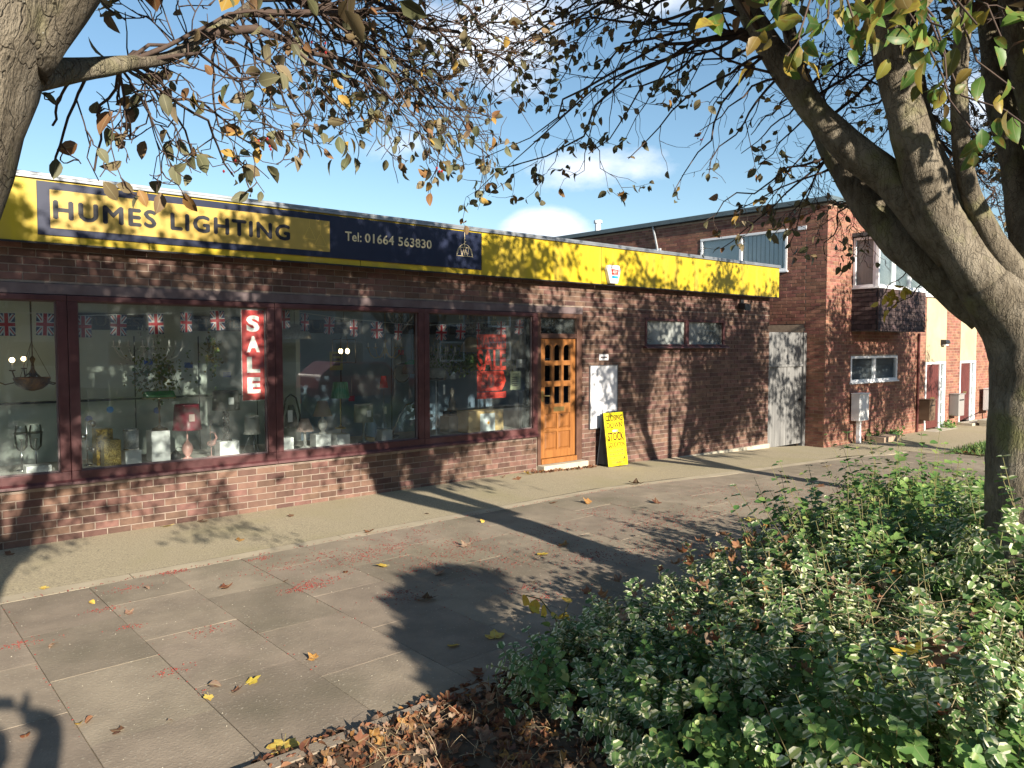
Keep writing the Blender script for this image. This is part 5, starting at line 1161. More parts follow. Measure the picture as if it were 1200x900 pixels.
guides(T1, q4[1:10], [(110, 200, 1.75), (60, 150, 1.55), (170, 130, 1.8), (230, 175, 2.1), (300, 180, 2.4), (200, 105, 1.9), (150, 165, 1.85), (275, 205, 2.3), (65, 195, 1.6), (225, 60, 2.0), (330, 120, 2.5), (140, 120, 1.7), (290, 60, 2.2), (380, 40, 2.6)], .0055, per=7, L0=.32, level=2, wig=.07)
# a few long bare shoots seen against the sky
T1.leaves(2, .050, keep=lambda p: .16, berries=.02, w=.30, big=True)
guides(T1, q4[12:], [(540, 190, 3.5), (520, 100, 3.4), (470, 130, 3.2), (560, 140, 3.6), (590, 180, 3.7), (620, 60, 4.0), (640, 110, 4.1)], .010, per=6, L0=.40)
T1.leaves(4, .050, keep=lambda p: .30 if random.random() < .8 else 0, name='leaves', berries=.015, w=.30, big=True)
T1.fill(q1+q2+q3, 125, (.1, 1.5, 4.7), (2.9, 1.9, 1.8), .0)
T1.leaves(3, .115, keep=hide(.02), name='crown', berries=.02, spread=.07)
T1.finish()

# ---- right tree
t2 = thing('tree', 'big whitebeam tree at the right with a leaning grey trunk and thick forked limbs', 'tree', (4.83, 1.38, 0.02), group=TREES)
T2 = Tree(t2)
A = at_depth
def R2(*p): return [A(*q)-t2.location for q in p]
base = Vector((0, 0, 0))
limb(t2, 'trunk', [base+Vector((.06, -.06, -.1)), base+Vector((.03, -.03, .15))] + R2((1206, 640, 4.2), (1203, 540, 4.2), (1205, 470, 4.2), (1205, 410, 4.2), (1180, 362, 4.2), (1152, 328, 4.19)), [.32, .27, .205, .19, .19, .195, .175, .14], 22)
lb_, qb, rb = limb(t2, 'limb', R2((1165, 345, 4.2), (1130, 298, 4.17), (1098, 245, 4.15), (1078, 190, 4.13), (1062, 130, 4.1), (1044, 65, 4.08), (1028, 0, 4.05), (1005, -90, 4.0)), [.145, .122, .112, .105, .096, .086, .078, .062], 18)
la, qa, ra = limb(t2, 'limb', R2((1120, 300, 4.22), (1082, 255, 4.26), (1040, 208, 4.30), (1000, 176, 4.34), (958, 134, 4.4), (925, 88, 4.45), (893, 42, 4.5), (868, -5, 4.55), (835, -80, 4.6)), [.10, .095, .092, .090, .084, .076, .068, .060, .05], 16)
lc, qc, rc = limb(t2, 'limb', R2((1160, 365, 4.32), (1105, 325, 4.42), (1062, 290, 4.5), (1025, 252, 4.58), (1000, 215, 4.66), (978, 180, 4.75), (955, 130, 4.85), (930, 60, 5.0), (915, -20, 5.1)), [.13, .118, .105, .096, .086, .076, .06, .045, .035], 14)
ld, qd, rd = limb(t2, 'limb', R2((1215, 345, 4.15), (1178, 305, 4.1), (1152, 262, 4.08), (1134, 215, 4.06), (1126, 160, 4.05), (1124, 90, 4.0), (1130, 10, 3.95), (1128, -70, 3.9)), [.075, .066, .058, .050, .045, .041, .037, .03], 12)
le, qe, re_ = limb(t2, 'limb', R2((1205, 370, 4.4), (1160, 300, 4.5), (1125, 240, 4.6), (1090, 170, 4.7), (1075, 100, 4.8), (1066, 20, 4.9), (1060, -60, 5)), [.10, .085, .07, .06, .05, .04, .03], 12)
lf, qf, rf = limb(t2, 'limb', R2((1225, 380, 4.3), (1205, 280, 4.35), (1190, 190, 4.4), (1168, 100, 4.45), (1158, 10, 4.5), (1150, -70, 4.5)), [.12, .10, .085, .07, .06, .05], 12)
lg, qg, rg = limb(t2, 'limb', R2((1240, 370, 4.25), (1235, 250, 4.2), (1215, 130, 4.15), (1190, 20, 4.1), (1185, -60, 4.1)), [.12, .10, .085, .07, .06], 12)
guides(T2, qa[14:]+qc[22:], [(820, 150, 4.5), (790, 225, 4.6), (740, 180, 4.6), (700, 120, 4.7), (760, 70, 4.6), (680, 60, 4.8), (640, 110, 4.9), (720, 20, 4.8), (800, 30, 4.7), (850, 100, 4.6), (650, 20, 4.9), (600, 60, 5.0), (830, 210, 4.6), (880, 160, 4.7), (690, 170, 4.7), (780, 110, 4.7), (570, 20, 5.0)], .012, per=3.6, L0=.5, sag=.08)
T2.leaves(2, .055, keep=lambda p: .30, berries=.02, big=True, w=.31)
guides(T2, qa[16:], [(555, 235, 5.0), (530, 165, 5.0), (600, 190, 4.9), (560, 110, 5.0), (500, 110, 5.2), (630, 150, 4.9), (590, 40, 5.1), (520, 40, 5.3), (640, 60, 5.0), (570, 190, 5.0)], .012, per=4, L0=.45, sag=.10)
T2.leaves(4, .056, keep=lambda p: .40, berries=.015, big=True, w=.31)
guides(T2, qa[8:24]+qc[8:], [(860, 250, 4.9), (900, 240, 5.0), (840, 290, 5.1), (930, 290, 5.1), (890, 200, 4.9), (960, 300, 5.2), (870, 180, 4.8), (1010, 290, 5.2), (820, 260, 4.9), (910, 270, 5.0)], .010, per=5, L0=.36, sag=.03, droop=.5)
T2.leaves(3, .068, keep=lambda p: .28, berries=.02, big=True, w=.31)
guides(T2, qc[18:]+qe[8:]+qa[6:20]+qb[20:], [(940, 230, 5.4), (905, 130, 5.3), (990, 90, 5.4), (1000, 40, 5.3), (1010, 150, 5.5), (960, 30, 5.5), (1040, 250, 5.5), (1090, 60, 5.4), (950, 180, 5.6), (1150, 120, 5.5), (1180, 230, 5.4), (1190, 300, 5.4), (1110, 120, 5.2), (1170, 40, 5.3), (980, 250, 5.6), (1195, 150, 5.2), (870, 60, 5.2), (930, 100, 5.6), (1015, 200, 5.7), (1100, 180, 5.6), (1060, 130, 5.3), (1140, 60, 5.6), (1175, 180, 5.8), (1100, 20, 5.0), (960, 70, 5.1), (1185, 270, 5.7), (1150, 200, 5.9)], .010, per=6, L0=.55, sag=.05, level=2)
T2.leaves(1, .06, keep=lambda p: .14, berries=.03)
guides(T2, qc[4:14], [(1030, 350, 4.6), (1040, 370, 4.6)], .007, per=5, L0=.16, sag=.02, droop=.6)
T2.leaves(3, .06, 'yellow_leaf', keep=lambda p: .8, name='yellow_leaves', berries=0)
# fresh green leaves on a low shoot hanging towards the camera
top = A(1000, -190, 2.3)-t2.location
m, rr = T2.path(qb[-1], top, .03, .015, .05, .1, 8, 6)
guides(T2, m[3:], [(850, 5, 1.75), (905, 15, 1.8), (950, 60, 1.9), (990, 30, 1.85), (1040, 10, 1.9), (1085, 60, 1.95), (1110, 90, 2.0), (1130, 40, 1.95), (1180, 100, 2.1), (1160, 165, 2.1), (1185, 50, 2.0), (1070, 20, 1.9), (940, 10, 1.8), (1010, -20, 1.8), (1195, 180, 2.2)], .005, per=3, L0=.13, level=0, sag=.02, droop=.6)
T2.leaves(5, .066, 'tree_leaf_green', keep=lambda p: .8, name='green_leaves', berries=.0, w=.30, big=True, spread=.05)
T2.fill([p for q in (qa, qb, qc, qd, qe, qf, qg) for p in q[-12:]], 155, (5.1, 1.6, 4.75), (3.5, 2.1, 1.95), .05)
T2.leaves(3, .115, keep=hide(.04), name='crown', berries=.02, spread=.07)
T2.finish()
# ---- further trees of the row, beyond the right edge: their shade falls on the brick
def plain_tree(label, x, y, n, h0, leafk, nb, c, rad, size=.115, spread=.75):
    lim = []
    t = thing('tree', label, 'tree', (x, y, G(x)), group=TREES); T = Tree(t)
    limb(t, 'trunk', [(0, 0, -.1), (0, 0, .15), (.03, 0, 1.0), (-.04, .05, 1.7), (0, 0, h0)], [.27, .22, .17, .16, .15], 16)
    for k in range(n):
        a = k*6.28/n+random.uniform(-.3, .3); d = Vector((math.cos(a)*spread, math.sin(a)*spread, random.uniform(.35, 1.1))).normalized(); p = Vector((0, 0, h0-.12))
        o, q, r = limb(t, 'limb', [p, p+d*.7, p+d*1.5+Vector((0, 0, .15))], [.085, .065, .045], 10, 4)
        lim += q[3:]
    T.fill(lim, nb, c, rad, .45); T.leaves(3, size, keep=lambda p: .1 if gap(p+t.location) else leafk, name='crown', berries=.02, spread=.07); T.finish(); return t
plain_tree('whitebeam tree further along the bed, past the right edge of the view', 10.3, 1.3, 8, 2.3, .9, 110, (10.9, 1.4, 4.6), (3.7, 2.0, 2.05))
plain_tree('slimmer whitebeam tree at the end of the row opposite the houses', 17.2, 1.0, 6, 2.4, .8, 100, (17.4, 1.2, 4.3), (4.0, 1.8, 2.0))

# ------------------------------------------------------------------ shrubs in the bed
def shrub(label, blobs, kinds, dens=330, leaf=.034, L=.17, shoots=0, name='shrub'):
    c0 = Vector((blobs[0][0], blobs[0][1], G(blobs[0][0])+.04)); t = thing(name, label, 'shrub', c0, group='shrubs in the planting bed')
    P = []; Nn = []
    for cx, cy, rx, ry, h in blobs:
        n = int(dens*(rx*ry*2.2+h*(rx+ry)*1.2)); d = rdir(n); d[:, 2] = np.abs(d[:, 2])
        rho = np.where(NR.random(n) < .68, NR.uniform(.86, 1.04, n), NR.uniform(.5, .88, n)); lump = np.array([1+.30*mnoise.noise(Vector((q[0]*2.6+cx, q[1]*2.6+cy, q[2]*2.6)))+.22*mnoise.noise(Vector((q[0]*6+cy, q[1]*6, q[2]*6+cx))) for q in d])
        p = d*np.array([rx, ry, h])*(rho*lump)[:, None]+np.array([cx, cy, G(cx)+.03]); nn = d/np.array([rx, ry, h]); nn /= np.linalg.norm(nn, axis=1, keepdims=True); P.append(p); Nn.append(nn)
    P = np.concatenate(P); Nn = np.concatenate(Nn)
    keep = np.ones(len(P), bool)                                    # thin out what lies deep inside a neighbouring mound
    for cx, cy, rx, ry, h in blobs:
        q = (P-np.array([cx, cy, G(cx)]))/np.array([rx, ry, h]); keep &= ~((np.linalg.norm(q, axis=1) < .55) & (NR.random(len(P)) < .7))
    keep &= (P[:, 1] < 3.32+.12*np.sin(P[:, 0]*5))
    P = P[keep]-np.array(c0); Nn = Nn[keep]; n = len(P)
    d = Nn*.7+rdir(n)*.55+np.array([0, 0, .35]); d /= np.linalg.norm(d, axis=1, keepdims=True)
    LL = L*NR.uniform(.6, 1.3, n)
    if shoots:
        i = NR.choice(n, min(n, shoots), replace=False, p=None); i = i[(Nn[i, 2] > .3)]; LL[i] *= NR.uniform(1.6, 2.8, len(i)); d[i] = d[i]*.6+np.array([-.1, .25, .75]); d[i] /= np.linalg.norm(d[i], axis=1, keepdims=True)
    perp = np.cross(d, rdir(n)); perp /= np.linalg.norm(perp, axis=1, keepdims=True); perp2 = np.cross(d, perp)
    st = MB(); 
    for i in range(0, n):
        a = Vector(P[i]); b = a+Vector(d[i])*float(LL[i]); st.tube([a, b], [.0026, .0014], 3, cap=False)
    st.build('stems', 'stem_green', t, kind='stuff')
    groups = {}
    kid = np.clip(np.array([.5+.9*mnoise.noise(Vector(q)*2.1) for q in P])+NR.normal(0, .10, n), 0, .999); size_ = .8+.45*NR.random(n)
    for s in range(6):
        f = .25+.15*s
        for sgn in (-1, 1):
            ax = perp if s % 2 == 0 else perp2
            ld_ = d*NR.uniform(.0, .45, n)[:, None]+ax*sgn+rdir(n)*.25; T = P+d*(LL*f)[:, None]
            up = d*1.2+rdir(n)*.35+np.array([-.05, -.45, .35])
            S = leaf*size_*NR.uniform(.7, 1.2, n)*(1.0 if s < 5 else .75); sel = NR.random(n) < .88
            lo = 0
            for frac, mt in kinds:
                k = sel & (kid >= lo) & (kid < lo+frac); lo += frac
                if k.any(): groups.setdefault(mt, []).append((T[k], frames(ld_[k], up[k]), S[k]))
    for mt, g in groups.items():
        scatter_mesh('foliage', mt, leaf_t(.50, .10, .14), np.concatenate([a for a, b, c in g]), np.concatenate([b for a, b, c in g]), np.concatenate([c for a, b, c in g]), t, kind='stuff')
    return t
shrub('dark shaded white-edged euonymus at the front corner of the bed', [(3.45, 2.72, .50, .48, .34), (4.05, 2.50, .65, .55, .50), (3.15, 2.30, .42, .45, .33), (2.98, 2.82, .36, .36, .26)], [(.86, 'shrub_variegated'), (.14, 'shrub_green')], 260, .046, .18)
shrub('sunlit white-edged euonymus mass in the bottom right foreground', [(3.45, 1.75, .80, .6, .58), (3.2, 1.15, .75, .6, .62), (2.85, 1.9, .35, .45, .32), (4.1, 2.05, .6, .5, .66)], [(.66, 'shrub_variegated'), (.34, 'shrub_green')], 265, .046, .18, 90)
shrub('loose green shrub with arching shoots in the middle of the bed', [(5.0, 2.55, .70, .5, .60), (5.0, 2.0, .6, .5, .66), (4.5, 2.1, .5, .5, .62)], [(.2, 'shrub_variegated'), (.8, 'shrub_green')], 235, .050, .21, 130)
shrub('bright green shrub reaching out over the paving behind', [(6.2, 2.6, .85, .5, .70), (7.0, 2.6, .7, .5, .60)], [(1.0, 'shrub_green')], 220, .050, .22, 120)
shrub('green undergrowth around the foot of the big leaning trunk', [(5.2, 1.5, .7, .6, .80), (4.4, .85, .7, .5, .74), (4.3, 1.5, .45, .4, .7), (5.9, 1.8, .8, .6, .72), (4.12, 1.2, .24, .22, 1.0)], [(.35, 'shrub_variegated'), (.65, 'shrub_green')], 220, .050, .21, 90)
shrub('low green shrub at the far end of the bed past the trunk', [(8.0, 2.6, .9, .6, .45), (9.4, 2.4, .9, .7, .5)], [(1.0, 'shrub_green')], 200, .045, .2, 40)
et = thing('evergreen_tree', 'small one-sided dark evergreen tree beside the photographer', 'tree', (2.55, -1.6, 0)); m = MB()  # out of view; crown lobes shaped to cast the round shadow on bed and paving
m.tube([(0, 0, -.1), (.02, 0, .8), (-.02, .02, 1.4), (.06, 0, 2.0)], [.07, .05, .045, .03], 9); m.build('trunk', 'bark', et, smooth=True); m = MB()
for k in range(40):
    e = Vector(random.choice(((-.78, 0, 1.68), (-.53, 0, 1.93), (-.35, 0, 2.14), (-.06, 0, 2.38), (.38, 0, 2.55))))+Vector(rdir(1)[0])*.22; m.tube([(0, 0, 1.6), tuple(Vector((0, 0, 1.75)).lerp(e, .5)+Vector((0, 0, .08))), tuple(e)], [.014, .009, .003], 4)
m.build('twigs', 'twig', et, kind='stuff'); n = 5200; d = rdir(n); rho = NR.uniform(.45, 1.05, n)
lump = np.array([1+.25*mnoise.noise(Vector(q)*2.2) for q in d]); lobe = NR.choice(5, n, p=(.12, .10, .22, .29, .27)); T = d*np.array([(.20, .2, .13), (.12, .2, .12), (.20, .3, .18), (.27, .35, .19), (.42, .35, .15)])[lobe]*(rho*lump)[:, None]+np.array([(-.88, 0, 1.68), (-.62, 0, 1.93), (-.40, 0, 2.14), (-.10, 0, 2.38), (.34, 0, 2.55)])[lobe]
scatter_mesh('foliage', 'shrub_dark', leaf_t(.38), T, frames(d*.6+rdir(n)*.8, rdir(n)), NR.uniform(.05, .085, n), et, kind='stuff')

# yellow-leaved shoot leaning out at the corner of the bed
c = on_ground(655, 775); y0 = Vector((c.x, c.y-.1, G(c.x)+.05)); t = thing('bramble_shoot', 'thin shoot with a few yellow leaves leaning over the paving corner', 'plant', y0)
m = MB(); m.tube([(0, 0, 0), (-.03, .1, .22), (-.08, .18, .33), (-.16, .22, .36)], .004, 4); m.tube([(-.02, .08, .18), (.1, .12, .28)], .003, 4); m.build('stem', 'stem_green', t)
T = np.array([(-.16, .22, .36), (-.1, .2, .33), (-.06, .16, .29), (.1, .12, .28), (.06, .1, .24), (-.14, .22, .30), (0, .1, .22)]); D = rdir(7); D[:, 2] -= .5
for i in range(7): scatter_mesh('leaf', 'yellow_leaf', leaf_big(.42), np.zeros((1, 3)), frames(D[i:i+1], np.array([[0, -.5, 1.]])), [.085], t).location = tuple(T[i])

# ------------------------------------------------------------------ litter
def dead_stalks(name, boxes, n, L, parent=None, **k):
    m = MB()
    for _ in range(n):
        x0, x1, y0, y1, zf, zs = random.choice(boxes); p = Vector((random.uniform(x0, x1), random.uniform(y0, y1), 0)); p.z = G(p.x)+zf(p.x, p.y)+random.uniform(0, zs); a = random.gauss(.6, .8); l = L*random.uniform(.3, 1.2)
        d = Vector((math.cos(a), math.sin(a), random.uniform(-.25, .35))); q = p+d*l*.5+Vector((0, 0, random.uniform(-.02, .05))); e = p+d*l+Vector((random.uniform(-.06, .06), random.uniform(-.06, .06), random.uniform(-.08, .02))); e.z = max(e.z, G(e.x)+.02)
        q2 = q.lerp(e, .5)+Vector((random.uniform(-.04, .04), random.uniform(-.04, .04), random.uniform(0, .03)))*l*2; m.tube([p, p.lerp(q, .5)+Vector((random.uniform(-.02, .02), random.uniform(-.02, .02), 0))*l*2, q, q2, e], [.0011, .001, .0009, .0008, .0005], 3, cap=False)
    o = m.build(name, 'straw', parent); o['kind'] = 'stuff'; return o
bt = lambda x, y: max(.05, .66-.32*((x-3.4)**2+(y-1.5)**2))
dead_stalks('dead_grass', [(2.9, 3.8, .9, 1.8, bt, .12), (3.6, 4.4, 1.2, 2.2, bt, .12)], 150, .5)
dead_stalks('dry_stalks', [(1.6, 3.1, 2.3, 3.2, lambda x, y: .05, .05)], 130, .2)
# single fallen leaves
def lobed(curl, seed):
    rn = random.Random(seed); m = MB(); pts = []
    for a, r_ in ((-150, .40), (-125, .70), (-105, .56), (-85, .72), (-64, .98), (-48, .70), (-34, .62), (-18, .82), (0, 1.12), (18, .82), (34, .62), (48, .70), (64, .98), (85, .72), (105, .56), (125, .70), (150, .40), (180, .12)):
        a2 = R(a+rn.uniform(-5, 5)); r2 = r_*rn.uniform(.88, 1.1); pts.append((math.sin(a2)*r2, math.cos(a2)*r2))
    n = len(pts); v = [(0, 0, 0)]+[(x*.5, y*.5, .02+curl*(x*x+y*y)*.35*rn.uniform(.5, 1.5)) for x, y in pts]+[(x, y, curl*(x*x+y*y)*rn.uniform(.6, 1.4)) for x, y in pts]
    f = [(0, 1+i, 1+(i+1) % n) for i in range(n)]+[(1+i, 1+n+i, 1+n+(i+1) % n, 1+(i+1) % n) for i in range(n)]
    m.add(v, f); m.tube([(0, -.1, .02), (.02, -.7, .1)], .02, 3); return m
def oval(curl, seed):
    tv, tf, _ = leaf_big(.42, .35, curl); m = MB(); m.add([(x, y-.5, z+curl*.4) for x, y, z in tv], tf); m.tube([(0, -.5, curl*.4), (0, -.75, curl*.35)], .015, 3); return m
def heap(x, y): return .03+.015*math.exp(-((y-3.2)/.15)**2)+.02*mnoise.noise(Vector((x*4, y*4, 0)))-.05*max(0, (1.9-x)/.6)
def litter(name, n, xr, yr, zf, size, mat='dry_leaf', big=True):
    x = NR.uniform(*xr, n); y = NR.uniform(*yr, n); z = np.array([G(a)+zf(a, b) for a, b in zip(x, y)])+NR.uniform(0, .012, n); d = rdir(n); d[:, 2] *= .3; up = rdir(n)*.8; up[:, 2] += .9
    return scatter_mesh(name, mat, big if not isinstance(big, bool) else leaf_big(.34, .5, .5), np.stack([x, y, z], 1), frames(d, up), NR.uniform(.5, 1.3, n)*size, None, kind='stuff')
LOB = lobed(.35, 5); LOBT = (np.array([(x*.5, y*.5, z*.5) for x, y, z in LOB.v[:37]]), [f for f in LOB.f if max(f) < 37], np.array([(.5+.5*x, .5+.4*y) for x, y, z in LOB.v[:37]]))
LOB = lobed(.7, 9); LOBC = (np.array([(x*.5, y*.5, z*.5) for x, y, z in LOB.v[:37]]), [f for f in LOB.f if max(f) < 37], LOBT[2])
litter('leaf_litter', 900, (1.5, 3.3), (2.3, 3.28), heap, .042); litter('leaf_litter', 330, (1.4, 3.4), (2.4, 3.30), heap, .10, big=LOBT); litter('leaf_litter', 450, (1.4, 3.4), (2.3, 3.28), heap, .07, big=LOBC); litter('leaf_crumbs', 9000, (1.3, 3.3), (2.1, 3.38), lambda x, y: heap(x, y)-.025, .020)
def bush_top(x, y): return .22+.40*max(0, 1-((x-4.2)/2.2)**2)
litter('caught_leaves', 300, (2.9, 5.6), (1.0, 2.9), lambda x, y: bush_top(x, y)+.06, .075, big=LOBC)
litter('leaf_litter', 520, (1.4, 3.7), (3.16, 3.42), lambda x, y: .01+.02*max(0, math.exp(-((y-3.30)/.09)**2)), .055)
litter('leaf_litter', 900, (3.6, 12), (2.6, 3.62), lambda x, y: .03, .07)
litter('leaf_drift', 260, (7.7, 9.1), (8.44, 8.52), lambda x, y: .015, .05)
litter('leaf_drift', 350, (17.3, 22), (5.1, 6.3), lambda x, y: .02, .08)
# crushed red berries in the joints and in trodden patches
pts = []
for u, v, n, s in ((202, 671, 130, .07), (355, 690, 180, .10), (372, 682, 160, .12), (420, 655, 120, .16), (460, 642, 150, .18), (545, 635, 160, .22), (500, 665, 120, .14), (560, 645, 110, .16), (640, 620, 140, .2), (700, 650, 150, .2), (745, 610, 260, .35), (790, 612, 260, .35), (700, 600, 120, .3), (615, 690, 80, .1), (640, 700, 70, .08), (460, 697, 60, .08), (850, 575, 200, .5), (900, 590, 200, .6), (25, 755, 90, .10), (150, 735, 50, .06), (200, 787, 60, .06), (120, 715, 60, .07), (305, 655, 90, .07), (150, 690, 70, .1), (380, 650, 80, .2), (480, 700, 60, .14), (1080, 560, 300, .9), (780, 640, 160, .25), (430, 650, 200, .35), (520, 650, 220, .3), (590, 660, 220, .35), (660, 640, 240, .4), (740, 650, 240, .35), (820, 600, 260, .5), (480, 625, 150, .3), (330, 665, 120, .2), (240, 740, 60, .12), (950, 575, 260, .7)):
    c = on_ground(u, v); k = NR.normal(0, s, (n, 2)); k[:, 1] *= .45; pts.append(np.stack([c.x+k[:, 0], c.y+k[:, 1]], 1))
for k in range(-1, 22):                                       # along the slab joints
    n = 26; pts.append(np.stack([np.full(n, .86+.607*k)+NR.normal(0, .02, n), NR.uniform(4.2, 6.8, n)], 1))
n = 420; pts.append(np.stack([NR.uniform(.5, 9, n), 6.86+NR.normal(0, .02, n)], 1))
pts = np.concatenate(pts); pts = pts[(pts[:, 1] > 3.45) & (pts[:, 1] < 8.4)]; n = len(pts)
oc = (np.array([(1, 0, 0), (0, 1, 0), (-1, 0, 0), (0, -1, 0), (0, 0, .6), (0, 0, -.3)], float), [(0, 1, 4), (1, 2, 4), (2, 3, 4), (3, 0, 4), (1, 0, 5), (2, 1, 5), (3, 2, 5), (0, 3, 5)], None)
scatter_mesh('crushed_berries', 'crushed', oc, np.stack([pts[:, 0], pts[:, 1], np.array([G(x) for x in pts[:, 0]])+.004], 1), frames(np.concatenate([rdir(n)[:, :2], np.zeros((n, 1))], 1), np.tile(np.array([[0, 0, 1.]]), (n, 1))), NR.uniform(.002, .008, n), None, kind='stuff')
n = 500; x = NR.uniform(.2, 10, n); y = NR.uniform(3.6, 6.8, n)
scatter_mesh('pale_grit', 'concrete', oc, np.stack([x, y, np.array([G(a) for a in x])+.002], 1), frames(np.concatenate([rdir(n)[:, :2], np.zeros((n, 1))], 1), np.tile(np.array([[0, 0, 1.]]), (n, 1))), NR.uniform(.002, .006, n), None, kind='stuff')
LM = {}
for mt in ('dry_leaf', 'yellow_leaf'):
    for k, fn, cu in (('lobed', lobed, .28), ('flat', lobed, .12), ('oval', oval, .45)):
        me = fn(cu, len(LM)).mesh('leaf', mt); u = me.uv_layers.new(name='UVMap')
        for lp in me.loops: v = me.vertices[lp.vertex_index].co; u.data[lp.index].uv = (min(1, max(0, .5+v.x*.6)), min(1, max(0, .5+v.y*.5)))
        LM[mt, k] = me
def leaf_at(u, v, px_, kind, mat, label, group=None, z=None, tilt=.25):
    p = on_ground(u, v) if z is None else z; dep = (p-CP).dot(CF); s = px_*dep/915./1.5
    o = link('fallen_leaf', LM[mat, kind]); o.location = (p.x, p.y, p.z+.006+s*.05); o.scale = (s, s, s); o.rotation_euler = (random.uniform(-tilt, tilt), random.uniform(-tilt, tilt), random.uniform(0, 6.28)); tag(o, label, 'leaf', group); return o
leaf_at(333, 874, 36, 'flat', 'yellow_leaf', 'large pale yellow leaf on the paving at the bed corner')
leaf_at(394, 861, 28, 'lobed', 'dry_leaf', 'orange lobed leaf just right of the large pale yellow one')
leaf_at(498, 703, 26, 'lobed', 'dry_leaf', 'big curled tan leaf at the edge of the round dark shadow')
leaf_at(580, 748, 22, 'flat', 'yellow_leaf', 'yellow-orange leaf in the round dark shadow nearest the shrubs')
leaf_at(533, 758, 15, 'flat', 'yellow_leaf', 'small yellow leaf in the middle of the round dark shadow')
leaf_at(294, 801, 17, 'flat', 'yellow_leaf', 'bright yellow curled leaf beside two brown ones on the paving')
leaf_at(252, 805, 22, 'oval', 'dry_leaf', 'rust brown leaf just left of the bright yellow curled one')
leaf_at(62, 758, 17, 'oval', 'dry_leaf', 'pale orange leaf in the sun above the photographer shadow')
leaf_at(93, 850, 18, 'oval', 'yellow_leaf', 'yellow leaf touching the edge of the photographer shadow')
leaf_at(140, 858, 15, 'flat', 'dry_leaf', 'pale torn leaf at the bottom left of the paving')
leaf_at(562, 790, 18, 'lobed', 'dry_leaf', 'brown leaf where the dark shadow meets the bed corner')
leaf_at(745, 568, 17, 'lobed', 'dry_leaf', 'orange-brown leaf alone on the cast edge of the forecourt')
leaf_at(198, 617, 13, 'flat', 'yellow_leaf', 'yellow leaf at the foot of the brick plinth on the left')
for u, v, k in ((12, 650, 9), (108, 707, 9), (172, 690, 10), (262, 690, 11), (368, 773, 10), (335, 682, 9), (434, 624, 10), (405, 672, 9), (450, 664, 11), (547, 641, 11), (514, 673, 12), (565, 612, 8), (635, 650, 11), (625, 683, 11), (660, 640, 10), (690, 590, 9), (590, 560, 8), (835, 590, 9), (860, 570, 9), (880, 610, 11), (920, 560, 8), (960, 570, 9), (275, 812, 12), (245, 818, 12), (104, 846, 14), (200, 846, 9), (470, 850, 15), (520, 830, 15), (420, 870, 16), (318, 890, 16), (650, 590, 8), (770, 590, 10), (340, 605, 8), (240, 612, 9), (236, 611, 9), (255, 606, 8), (150, 720, 8), (30, 865, 16), (50, 690, 8), (605, 562, 9), (618, 556, 8), (280, 634, 8), (500, 603, 7), (970, 547, 8), (1040, 560, 8)):
    mt = random.choice(('dry_leaf', 'dry_leaf', 'dry_leaf', 'yellow_leaf')); sh_ = random.choice(('lobed', 'flat', 'oval')); p = on_ground(u, v)
    wx_ = p.x-.122*(p.y-8.65)
    col_ = next(n_ for lim_, n_ in ((1.7, 'in front of the leftmost window'), (2.8, 'below the gold lantern boxes'), (3.8, 'below the red SALE banner'), (4.9, 'below the green pleated lamp'), (5.9, 'below the round mirror'), (7.0, 'below the orange sale notice'), (8.0, 'left of the oak door'), (9.1, 'in front of the oak door'), (10.4, 'in front of the yellow A-board'), (12.8, 'below the small high window'), (99, 'towards the grey gate')) if p.x < lim_)
    where = ('at the wall foot ' if p.y > 8.2 else 'on the forecourt ' if p.y > 6.86 else 'on slabs along the forecourt ' if p.y > 5.9 else 'on the middle slabs ' if p.y > 4.8 else 'on slabs nearest the bed ')+col_
    leaf_at(u, v, k*1.25, sh_, mt, '%s %s leaf %s' % ({'lobed': 'curled lobed', 'flat': 'flat lobed', 'oval': 'narrow oval'}[sh_], 'brown' if mt == 'dry_leaf' else 'yellow', where), 'small leaves scattered over the paving', tilt=.4)
def on_plane(u, v, z):
    d = fw_ray(u, v); t_ = (z-CAM_H)/d.z; return Vector((d.x*t_, d.y*t_, z))
for u, v, k, z, mt, lab in ((985, 705, 34, .66, 'dry_leaf', 'orange-brown leaf caught in the shrubs, lowest of the left cluster'), (1005, 690, 26, .72, 'dry_leaf', 'brown crumpled leaf caught in the shrubs below the sunlit shoots'), (928, 742, 30, .64, 'dry_leaf', 'rust leaf caught in the white-edged shrub left of the stalks'), (1062, 765, 34, .72, 'yellow_leaf', 'yellow-orange leaf caught in the shrubs beside a large tan one'), (1098, 770, 50, .72, 'dry_leaf', 'large tan leaf lying on top of the foreground shrubs'), (1132, 685, 36, .75, 'dry_leaf', 'tan leaf caught high in the shrubs near the trunk'), (1108, 832, 26, .68, 'dry_leaf', 'dark brown leaf half buried low in the foreground shrubs'), (895, 690, 26, .66, 'dry_leaf', 'pinkish pale dead leaf caught in the shrub tips'), (1020, 655, 22, .75, 'dry_leaf', 'small rusty leaf at the back of the sunlit shrub top')):
    leaf_at(u, v, k, 'lobed' if k > 28 else 'oval', mt, lab, z=on_plane(u, v, z), tilt=.6)
